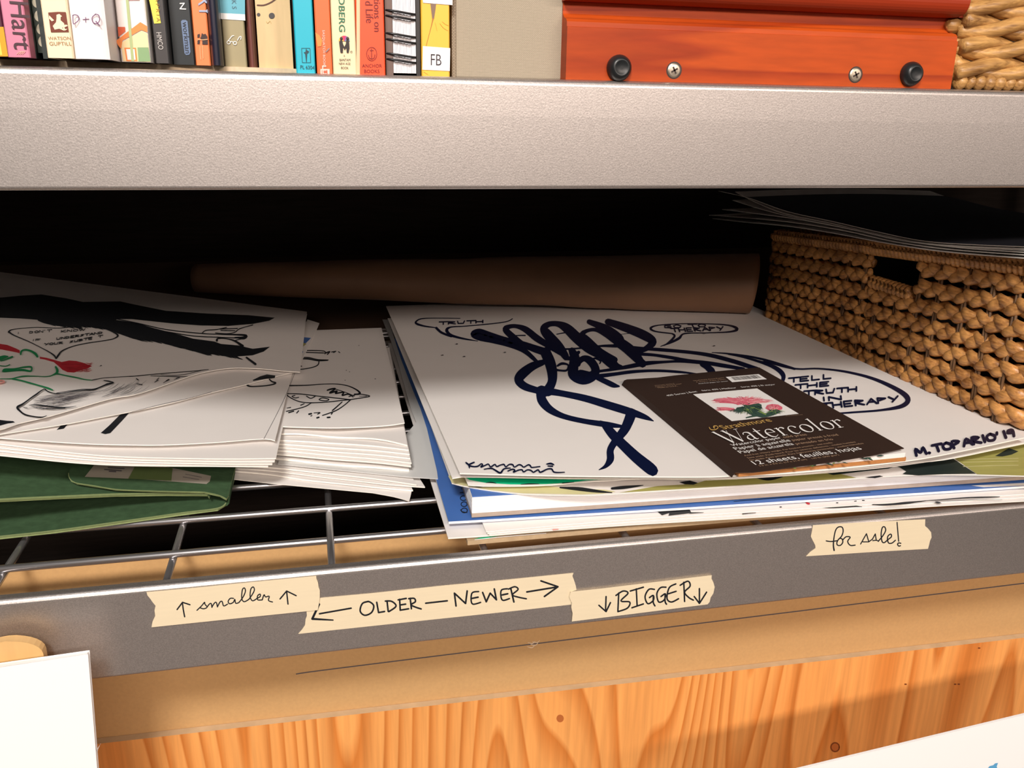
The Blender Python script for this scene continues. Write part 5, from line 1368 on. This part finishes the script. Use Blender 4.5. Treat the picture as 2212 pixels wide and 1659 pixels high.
for k, (fr, dz) in enumerate((([(-140, 960), (0, 938), (70, 927), (146, 915), (220, 901), (300, 885.5), (380, 868), (454, 848.5), (533, 830), (600, 812), (640, 803)], .0026),
                              ([(-140, 958), (0, 928), (38, 915), (110, 898), (235, 862), (300, 850), (405, 814), (450, 802), (500, 795), (560, 796), (610, 801), (648, 803.5)], .0062))):
    lv = LS.up(dz)
    mb = sheet_mb(fr, lv, ((lv(*fr[0]).x - .28, 0.612 - .003 * k), (-0.0140, 0.612 - .003 * k)), 0.0006, 60, 16)
    s = lv.up(.0002); s2 = lv.up(.0003); s3 = lv.up(.0004)
    if k == 0:
        mb.ribbon(P(C8, (0, 1278), (380, 1180), (720, 1105), (980, 1030)), s, THIN, w=0.7)
        mb.patch(P(C8, (1470, 890), (1560, 845), (1640, 822), (1740, 835), (1735, 865), (1600, 880), (1480, 900)), s, INK)
        mb.ribbon(P(C8, (1180, 740), (1240, 720), (1320, 712)), s, INK, w=2.2)
        finish(mb, 'paper_sheet', 'thin curled sheet lying between the speech bubble drawing and the sheet with black bars', 'paper', LG)
        continue
    # ink masses
    mb.patch(P(C5, (-300, 330), (0, 345), (160, 330), (300, 322), (480, 350), (600, 376), (870, 372), (1000, 400), (1200, 440), (1500, 460), (1800, 472), (1990, 490), (1950, 512), (1830, 535), (1650, 550), (1450, 546), (1250, 532),
                   (1100, 516), (950, 500), (850, 500), (800, 530), (740, 552), (600, 546), (450, 542), (380, 536), (280, 506), (150, 496), (0, 490), (-300, 470)), s, INK)
    mb.patch(P(C5, (830, 505), (1000, 530), (1100, 562), (1250, 600), (1400, 642), (1550, 662), (1600, 680), (1720, 690), (1830, 715), (1955, 700), (1910, 735), (1830, 762), (1700, 772), (1560, 748), (1450, 742), (1350, 712), (1300, 702),
                   (1250, 690), (1200, 682), (1130, 657), (1050, 646), (950, 636), (880, 612), (830, 592), (760, 562), (720, 545)), s2, INK)
    rnd2 = random.Random(11)
    edge = [(300, 520), (450, 545), (600, 548), (740, 556), (830, 592), (950, 634), (1050, 646), (1130, 655), (1250, 690), (1350, 712), (1450, 742), (1560, 748), (1700, 770)]
    ee = resample([Vector((a, b, 0)) for a, b in edge], 110)
    for p in ee:
        l_ = rnd2.uniform(20, 85)
        mb.ribbon(cr(*C5, [(p.x - 20, p.y - 14, 16), (p.x + l_ * .4, p.y + l_ * .12, 9), (p.x + l_, p.y + l_ * .34, 2)]), s2, INK, n=3)
    def q(c, m, w, *lines, surf=s3):
        for ln in lines: mb.ribbon(cr(*c, [(p[0], p[1], p[2] if len(p) > 2 else w) for p in ln]), surf, m)
    q(C5, INK, 6, [(850, 500), (1000, 530), (1200, 575), (1450, 603), (1600, 610), (1772, 616, 14), (1765, 636, 22), (1700, 632)], [(1200, 590), (1400, 622), (1600, 632), (1750, 638)], [(1465, 602), (1490, 582), (1570, 575), (1640, 560)],
      [(1590, 572), (1720, 568)], [(1600, 582), (1700, 584)], [(1560, 600), (1640, 606), (1700, 596), (1735, 570), (1830, 542)], [(1570, 656, 16), (1580, 640, 10), (1640, 642), (1700, 658, 12), (1756, 695, 20)], [(1700, 655), (1760, 640)],
      [(1785, 778, 12), (1850, 826, 16)])
    q(C7, INK, 11, [(120, 235, 24), (160, 205), (300, 185, 8), (520, 172, 8), (800, 182, 8), (1000, 165), (1250, 160), (1400, 175), (1550, 235), (1622, 278, 24), (1600, 312, 16), (1500, 345), (1200, 390), (1000, 435, 12), (860, 495, 18),
                    (812, 545, 26), (775, 602, 18)], [(120, 235, 24), (200, 285, 14), (400, 370, 12), (600, 470), (735, 550, 20), (772, 600, 18)])
    up = (0.6, -4.4)
    for tx, a, b, w in (("I", (36, 722), (48, 721), 1.2), ("DON'T", (64, 720), (112, 716), 1.4), ('KNOW', (132, 718), (186, 713.5), 1.4), ('IF', (70, 737), (92, 736), 1.2), ('UNDERSTAND', (122, 734), (224, 720), 1.6), ('YOUR', (96, 746), (138, 742), 1.6), ('SUBTEXT', (150, 741), (222, 728), 1.6)):
        pen(mb, tx, a, b, up, s3, INK, w)
    mb.patch(P(C7, (550, 578), (640, 592), (760, 625), (850, 650), (950, 630), (1050, 636), (1150, 662), (1270, 708), (1200, 738), (1100, 768), (1020, 797), (930, 790), (860, 756), (800, 700), (740, 652), (620, 617), (550, 605)), s, RED)
    for i in range(40):
        x_ = rnd2.uniform(820, 1200); y_ = rnd2.uniform(660, 780); mb.ribbon(cr(*C7, [(x_, y_, 5), (x_ + 45, y_ + 6, 5), (x_ + 85, y_ - 4, 3)]), s2, RED, n=3)
    mb.patch(P(C7, (-200, 380), (0, 400), (100, 415), (200, 455), (272, 488), (272, 528), (150, 502), (0, 474), (-200, 450)), s, RED)
    q(C7, GRN, 16, [(285, 545, 22), (298, 500, 24), (350, 480, 22), (430, 500, 26), (490, 540, 34), (515, 575, 30)], [(-120, 620, 50), (0, 600, 56), (60, 580, 44), (105, 575, 20)], [(10, 638, 10), (90, 610, 18), (170, 577, 24)], [(0, 700, 12), (80, 705, 10), (135, 686, 12)],
      [(45, 775, 34), (75, 755, 34), (200, 745, 20), (330, 720, 20), (430, 718, 22), (422, 775, 24), (330, 760, 26), (230, 762, 24), (60, 782, 18)], [(-100, 880), (0, 880, 8), (160, 878, 12), (250, 858, 14), (340, 844, 16), (500, 845, 10), (640, 850, 10), (720, 832, 14), (780, 800, 30), (790, 760, 34), (768, 718, 24)],
      [(780, 808, 18), (900, 835, 14), (1050, 863, 16), (1170, 890, 12), (1270, 900, 8)], [(170, 880, 20), (290, 905, 18), (400, 935, 20), (560, 980, 18), (660, 1010, 22), (725, 1036, 16)])
    q(C7, PNK, 18, [(-60, 915), (20, 905), (62, 920), (20, 940), (-40, 945)])
    q(C7, INK, 14, [(608, 1022, 12), (560, 1050, 14), (500, 1095, 20), (440, 1135, 18), (380, 1180, 18), (310, 1230, 22), (238, 1275, 30), (280, 1330, 24), (340, 1372, 20), (450, 1398, 14), (580, 1410, 14), (645, 1388, 6)],
      [(620, 1025, 18), (650, 1050, 14), (720, 1075, 10), (800, 1085, 10), (900, 1075, 10), (1000, 1055, 12), (1150, 1038, 12), (1290, 1030, 16), (1350, 1010, 14), (1430, 975, 18), (1500, 950, 22), (1565, 934, 14), (1500, 915, 16), (1430, 903, 8)],
      [(780, 1078, 8), (950, 1050, 8), (1130, 1026, 8), (1290, 1022, 10), (1400, 985, 10), (1480, 945, 10)], [(1270, 900, 10), (1400, 872, 7), (1550, 860, 6), (1750, 848, 6), (1914, 840, 6)])
    q(C8, INK, 7, [(0, 846), (120, 836), (280, 820), (450, 806), (600, 794), (800, 778), (945, 762, 5)], [(250, 838, 5), (400, 842, 6), (560, 848, 8), (690, 846, 5)], [(370, 822, 4), (520, 832, 5), (650, 822, 5), (850, 778, 4)],
      [(80, 870, 10), (105, 890, 12)], [(320, 890, 6), (350, 865, 9)], [(300, 915, 8), (340, 890, 12)], [(440, 900, 14), (475, 880, 12), (400, 925, 6)], [(560, 870, 12), (600, 858, 6), (530, 885, 5)], [(80, 930, 6), (150, 945, 10)])
    for i in range(46):
        t_ = i / 45; x0_, y0_ = 330 + 120 * rnd2.random() + 500 * t_, 1210 - 90 * t_ + rnd2.uniform(-60, 150) * (1 - t_ * .6)
        L_ = rnd2.uniform(250, 620); cv_ = rnd2.uniform(-40, 10)
        mb.ribbon(cr(*C7, [(x0_, y0_, 2), (x0_ + L_ * .5, y0_ + cv_ - L_ * .06, 4), (x0_ + L_, y0_ + cv_ * .4 - L_ * .17, 1.5)]), s2, THIN, n=4)
    for i in range(24):
        x0_ = rnd2.uniform(1350, 1850); y0_ = 960 + (1850 - x0_) * .12 + rnd2.uniform(-30, 90)
        mb.ribbon(cr(*C7, [(x0_, y0_ + 50, 2), (x0_ + 130, y0_, 4), (x0_ + 210, y0_ - 60, 2)]), s2, THIN, n=4)
    q(C7, INK, 10, [(400, 1248, 4), (500, 1240, 14), (640, 1255, 16), (800, 1275, 16), (950, 1272, 10), (1050, 1258, 3)], [(430, 1262, 4), (560, 1285, 9), (720, 1296, 12), (900, 1285, 6)], [(310, 1268, 5), (380, 1285, 7)])
    mb.patch(P(C7, (-120, 1440), (0, 1448), (100, 1460), (180, 1464), (205, 1482), (100, 1498), (0, 1526), (-120, 1560)), s2, INK)
    mb.ribbon([(217, 790, 1.8), (219, 789.5, 1.8)], s2, INK)
    finish(mb, 'drawing', 'top sheet of the left pile with green and red figure and heavy black brush strokes', 'drawing', LG)

# ------------------------------------------------------------------ green card folder
gf = tag(empty('folder', (-0.16, 0.2, Z_DECK)), 'dark green card folder lying half open at left under the left pile', 'folder')
FM = [M['felt'], M['feltedge'], M['sticker'], flat('sticker_green', (0.12, 0.17, 0.06)), M['thin']]
lv = Level(-0.2893)
pts = [lv(*p) for p in [(-160, 1179), (0, 1160), (120, 1147), (300, 1122), (400, 1108), (470, 1099), (488, 1088), (494, 1078)]]
pts += [Vector((-0.066, 0.40, -0.2893)), Vector((-0.42, 0.40, -0.2893))]
mb = poly_sheet(pts, 0.0018); mb.ribbon([(-160, 1178, 3.4), (0, 1159, 3.4), (120, 1146, 3.2), (300, 1121, 3), (400, 1107, 3), (470, 1098, 3), (489, 1086, 3)], lv.up(.0002), 1)
under(gf, mb.build('lower_panel', FM))
lv = Level(-0.29575, -0.15)
pts = [lv(*p) for p in [(-160, 1089), (0, 1079), (120, 1073), (250, 1067.5), (360, 1066), (448, 1067), (452, 1073)]] + [Vector((-0.082, 0.40, lv.z(-0.082, .4))), Vector((-0.42, 0.40, lv.z(-.42, .4)))]
mb = poly_sheet(pts, 0.0020); mb.ribbon([(-160, 1089, 4.2), (0, 1079, 4.2), (120, 1073, 4), (250, 1067.5, 4), (360, 1066, 3.5), (448, 1068, 4)], lv.up(.0003), 1)
under(gf, mb.build('middle_panel', FM))
lv = Level(-0.2935, -0.16)
pts = [lv(*p) for p in [(150, 1016), (148, 1028), (153, 1037), (166, 1043), (205, 1049), (250, 1056.5), (330, 1060), (400, 1061.5), (440, 1062.5), (474, 1070), (489, 1078), (494, 1070), (500, 1040)]]
pts += [Vector((-0.066, 0.40, lv.z(-.066, .4))), Vector((-0.20, 0.40, lv.z(-.2, .4)))]
mb = poly_sheet(pts, 0.0012)
s, s2, s3 = lv.up(.0002), lv.up(.0004), lv.up(.0006)
mb.ribbon([(148, 1022, 1.5), (149, 1030, 1.8), (154, 1037.5, 1.8), (166, 1043.5, 1.8), (205, 1049.5, 1.8), (250, 1057, 1.8), (330, 1060.5, 1.6), (400, 1062, 1.6), (440, 1063, 1.6), (474, 1070.5, 2), (489, 1078, 2)], s, 1)
mb.patch([(183, 1030), (203, 1005), (340, 1004), (456, 1028), (453, 1040), (446, 1045.5), (300, 1035)], s, 2)
mb.patch([(277, 1034), (291, 1008), (373, 1010), (370, 1038.5)], s2, 3)
for q in ([(226, 1014), (262, 1017)], [(234, 1010), (268, 1012)], [(236, 1018), (250, 1019)]): mb.ribbon(q, s2, 4, w=2.6)
for q in ([(395, 1030), (430, 1036)], [(400, 1024), (436, 1031)]): mb.ribbon(q, s2, 4, w=1.0)
under(gf, mb.build('flap', FM))['label'] = 'flap with a tan and green label sticker'
# spine strip joining flap and lower panel at the right
mb = MB()
a0, a1 = Level(-0.2893)(490, 1084), lv(490, 1078)
prof = [(a0.x, -0.2911), (a0.x + .0022, -0.2890), (a0.x + .0026, -0.2862), (a1.x + .0012, a1.z - .0012), (a1.x - .001, a1.z + .0003), (a1.x - .0012, a1.z - .0010), (a0.x + .0014, -0.2862), (a0.x + .0006, -0.2886), (a0.x - .001, -0.2895)]
mb.prism(prof, 'y', a0.y - .004, 0.40)
under(gf, mb.build('spine', FM))

# ------------------------------------------------------------------ kraft paper roll
c0, c1 = Vector((-0.152, 0.656, -0.2150)), Vector((0.5475, 0.487, -0.2080))
r0, r1 = 0.0185, 0.0386
mb = MB(); ax = (c1 - c0).normalized(); sd = ax.cross(Vector((0, 0, 1))).normalized(); upv = sd.cross(ax)
NU, NV = 64, 44; rnd3 = random.Random(5)
dents = [(rnd3.random(), rnd3.uniform(0, 6.28), rnd3.uniform(.02, .06), rnd3.uniform(.0006, .0018)) for _ in range(16)]
def roll_pt(i, k, dr=0.0):
    t = i / NU; a = 2 * math.pi * k / NV
    r = r0 + (r1 - r0) * (t ** 0.85) + dr
    for dt, da, dw, dd in dents:
        d2 = ((t - dt) / dw) ** 2 + (math.atan2(math.sin(a - da), math.cos(a - da)) / .5) ** 2
        r -= dd * math.exp(-d2)
    r += 0.0004 * math.sin(t * 21 + 2 * math.sin(a))
    e = 0.0
    if i == NU: e = 0.006 * math.cos(a - 2.4) - 0.002
    return c0.lerp(c1, t) + ax * e + (sd * math.cos(a) + upv * math.sin(a)) * r
vs = [roll_pt(i, k) for i in range(NU + 1) for k in range(NV)] + [roll_pt(i, k, -0.0008) for i in range(NU + 1) for k in range(NV)]
o_ = (NU + 1) * NV; fs = []
for i in range(NU):
    for k in range(NV):
        l = (k + 1) % NV
        fs.append((i * NV + k, i * NV + l, (i + 1) * NV + l, (i + 1) * NV + k)); fs.append((o_ + i * NV + k, o_ + (i + 1) * NV + k, o_ + (i + 1) * NV + l, o_ + i * NV + l))
for k in range(NV):
    l = (k + 1) % NV
    fs.append((k, o_ + k, o_ + l, l)); fs.append((NU * NV + k, NU * NV + l, o_ + NU * NV + l, o_ + NU * NV + k))
mb.add(vs, fs, 0)
for turn, rr_ in ((0, .75), (1, .55)):      # inner turns of the rolled paper, seen at the ends
    p = []
    for k in range(NV):
        a = 2 * math.pi * k / NV; p.append((a, rr_ + .1 * k / NV))
    for i in range(2):
        pass
    vs = []
    for t in (0.01, 0.99):
        for a, q_ in p: vs.append(c0.lerp(c1, t) + (sd * math.cos(a) + upv * math.sin(a)) * (r0 + (r1 - r0) * t) * q_)
    mb.add(vs, [(k, k + 1, NV + k + 1, NV + k) for k in range(NV - 1)], 0)
o = mb.build('paper_roll', M['kraft'], smooth=True); shift(o, c0.lerp(c1, .5) - Vector((0, 0, .03)))
tag(o, 'long brown kraft paper roll lying across the back of the drawings', 'paper roll')

# ------------------------------------------------------------------ braided basket on the lower shelf
BX0, BX1, BY0, BY1 = 0.5745, 0.90, 0.052, 0.512
bk = tag(empty('woven_basket', (BX0, BY0, Z_DECK)), 'large braided leaf storage basket with a handle hole at right beside the big drawing', 'basket')
RC = 0.028
def rect_path(s):
    """point and outward direction along the rim of a rounded rectangle, starting at the hole's back edge and going backwards"""
    segs = [((BX0, 0.285), (BX0, BY1 - RC)), None, ((BX0 + RC, BY1), (BX1 - RC, BY1)), None, ((BX1, BY1 - RC), (BX1, BY0 + RC)), None, ((BX1 - RC, BY0), (BX0 + RC, BY0)), None, ((BX0, BY0 + RC), (BX0, 0.285))]
    cs = {1: (BX0 + RC, BY1 - RC, math.pi, math.pi / 2), 3: (BX1 - RC, BY1 - RC, math.pi / 2, 0), 5: (BX1 - RC, BY0 + RC, 0, -math.pi / 2), 7: (BX0 + RC, BY0 + RC, -math.pi / 2, -math.pi)}
    for i, g in enumerate(segs):
        L = math.dist(*g) if g else RC * math.pi / 2
        if s <= L or i == len(segs) - 1:
            if g:
                t = s / L; x, y = g[0][0] + (g[1][0] - g[0][0]) * t, g[0][1] + (g[1][1] - g[0][1]) * t
                d = Vector((g[1][0] - g[0][0], g[1][1] - g[0][1], 0)).normalized(); return Vector((x, y, 0)), Vector((-d.y, d.x, 0))
            cx, cy, a0, a1 = cs[i]; a = a0 + (a1 - a0) * s / L
            n = Vector((math.cos(a), math.sin(a), 0)); return Vector((cx, cy, 0)) + n * RC, n
        s -= L
def tall(p): return 1 - 0.43 * (p.y - 0.08)
def lift(p, h): return Vector((0, 0, Z_DECK + h * tall(p)))
TOT = 2 * (BX1 - BX0 + BY1 - BY0 - 4 * RC) + 2 * math.pi * RC
HOLE = 0.285 - 0.2175
body = MB(); PIT = 0.0187; rnd4 = random.Random(9)
for k in range(9):
    z = 0.0098 + PIT * k
    s0, s1 = 0.0, TOT
    if k in (7, 8): s0, s1 = 0.005, TOT - HOLE - 0.005
    per = 0.060 + rnd4.uniform(-.004, .004); ph0 = rnd4.uniform(0, 6.28)
    n = int((s1 - s0) / 0.0042)
    for q in range(3):
        path = []; rad = []
        for i in range(n + 1):
            s_ = s0 + (s1 - s0) * i / n
            p, nrm = rect_path(s_); a = 2 * math.pi * s_ / per + 2 * math.pi * q / 3 + ph0
            wob = 0.0010 * math.sin(s_ * 55 + k * 2 + q)
            path.append(p + lift(p, z + 0.0043 * math.sin(a) + wob * .6) + nrm * (0.0034 * math.sin(2 * a)))
            rad.append(0.0040 * (1 + 0.10 * math.sin(s_ * 90 + q * 2 + k)) * (0.88 + 0.2 * abs(math.cos(a))))
        body.tube(path, rad, 8, flat=(0.75, 1.25), up=(0, 0, 1))
s_ = 0.012
while s_ < TOT:
    p, nrm = rect_path(s_)
    if not (s_ > TOT - HOLE - .004):
        zt_ = 0.0098 + PIT * 8.6
    else: zt_ = 0.0098 + PIT * 6.6
    t = Vector((-nrm.y, nrm.x, 0))
    for off in (-0.0016, 0.0016):
        body.tube([p + t * off + nrm * 0.0015 + lift(p, 0.004), p + t * off + nrm * 0.0025 + lift(p, zt_ / 2), p + t * off + nrm * 0.0015 + lift(p, zt_)], 0.0014, 6, 1)
    s_ += 0.031 + rnd4.uniform(-.004, .004)
under(bk, body.build('braided_side', [M['hyacinth'], M['warp']], smooth=True))
mb = MB(); mb.box((BX0 + .006, BY0 + .006, Z_DECK + .0002), (BX1 - .006, BY1 - .006, Z_DECK + .004)); under(bk, mb.build('base', M['warp']))

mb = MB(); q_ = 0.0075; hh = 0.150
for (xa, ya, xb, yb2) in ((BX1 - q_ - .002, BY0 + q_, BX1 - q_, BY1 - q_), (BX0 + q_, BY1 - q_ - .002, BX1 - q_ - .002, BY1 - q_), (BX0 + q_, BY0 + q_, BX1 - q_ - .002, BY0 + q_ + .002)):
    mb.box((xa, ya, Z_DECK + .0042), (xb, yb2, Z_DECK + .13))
under(bk, mb.build('hole_shade', flat('hole_shade_black', (0.006, 0.006, 0.006), 0.9)))  # black panels added inside so the handle hole looks unlit


def coil_wrap(mb, P, L, r, pitch):
    """cord wound round a line: rim and handle binding"""
    n = int(L / pitch * 10); pts = []
    for i in range(n + 1):
        s = L * i / n; a = 2 * math.pi * s / pitch
        c, u, v = P(s); pts.append(c + u * (math.cos(a) * r) + v * (math.sin(a) * r))
    mb.tube(pts, pitch * 0.50, 6)


ZR = 0.0098 + PIT * 9 - 0.004
mb = MB()
coil_wrap(mb, lambda s: (rect_path(s)[0] + lift(rect_path(s)[0], ZR), Vector((0, 0, 1)), rect_path(s)[1]), TOT, 0.0050, 0.0062)
mb.tube([rect_path(TOT * i / 160)[0] + lift(rect_path(TOT * i / 160)[0], ZR) for i in range(160)], 0.0046, 6, closed=True)
under(bk, mb.build('rim', M['hyacinth'], smooth=True))
mb = MB(); zh = Z_DECK + (0.0098 + PIT * 6.62) * (1 - 0.43 * 0.17)
coil_wrap(mb, lambda s: (Vector((BX0, 0.2835 - s, zh)), Vector((0, 0, 1)), Vector((-1, 0, 0))), 0.0645, 0.0046, 0.0066)
mb.tube([(BX0, 0.2835 - .0645 * i / 6, zh) for i in range(7)], 0.0042, 6)
under(bk, mb.build('handle_binding', M['hyacinth'], smooth=True))

# ------------------------------------------------------------------ loose sheets lying on top of the basket
stack = [([(1490, 466), (1600, 478.5), (1700, 488), (1800, 503), (1900, 522), (2000, 538), (2100, 548.5), (2240, 559)], .5525), ([(1500, 462), (1620, 471), (1720, 481), (1830, 499), (1930, 521), (2050, 538), (2240, 552)], .5532),
         ([(1560, 452), (1650, 463), (1740, 476), (1850, 497), (1950, 519), (2080, 535), (2240, 546)], .5540), ([(1582, 432), (1650, 453), (1720, 470), (1820, 490), (1920, 512), (2040, 530), (2240, 541)], .5547),
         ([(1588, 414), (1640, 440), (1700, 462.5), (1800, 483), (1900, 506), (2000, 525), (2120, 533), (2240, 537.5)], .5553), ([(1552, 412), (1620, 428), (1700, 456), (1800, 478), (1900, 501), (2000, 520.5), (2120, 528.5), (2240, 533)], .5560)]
SL = ['lowest drooping sheet on the braided basket, pointing furthest left', 'second sheet from the bottom of the loose sheets on the braided basket', 'third sheet from the bottom of the loose sheets on the braided basket',
      'fourth sheet from the bottom of the loose sheets on the braided basket', 'upturned sheet just under the darkened top sheet on the braided basket', 'top sheet of the pile resting on the braided basket, its shade coloured in dark blue']
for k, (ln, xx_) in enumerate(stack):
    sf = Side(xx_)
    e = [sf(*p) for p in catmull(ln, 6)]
    # keep the far end from flying too far back
    e = [p for p in e if p.y < 0.66]
    n = len(e); Wd_ = 0.30; mb = MB(); vs = []
    for j in range(7):
        for p in e: vs.append((p.x + Wd_ * j / 6, p.y, p.z + 0.0035 * math.sin(math.pi * j / 6)))
    N = len(vs); vs += [(x, y, z - 0.0007) for x, y, z in vs]
    fs, ms = [], []
    mb.add(vs, [(j * n + i, (j + 1) * n + i, (j + 1) * n + i + 1, j * n + i + 1) for j in range(6) for i in range(n - 1)], 0)
    base = 0
    for j in range(6):
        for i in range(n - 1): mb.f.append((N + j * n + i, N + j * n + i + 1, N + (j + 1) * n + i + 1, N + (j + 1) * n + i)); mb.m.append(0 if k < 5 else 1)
    for i in range(n - 1):
        mb.f.append((i, i + 1, N + i + 1, N + i)); mb.m.append(1); mb.f.append((6 * n + i + 1, 6 * n + i, N + 6 * n + i, N + 6 * n + i + 1)); mb.m.append(1)
    for j in range(6):
        mb.f.append((j * n, N + j * n, N + (j + 1) * n, (j + 1) * n)); mb.m.append(1); mb.f.append((j * n + n - 1, (j + 1) * n + n - 1, N + (j + 1) * n + n - 1, N + j * n + n - 1)); mb.m.append(1)
    finish(mb, 'paper_sheet', SL[k], 'paper', 'loose sheets on the braided basket', mats=[M['paper'] if k < 5 else flat('shade_blue_sheet', (0.006, 0.010, 0.028), 0.8), M['edge']])  # top sheet's dark blue carries the shade under the upper shelf

bpy.context.view_layer.update()
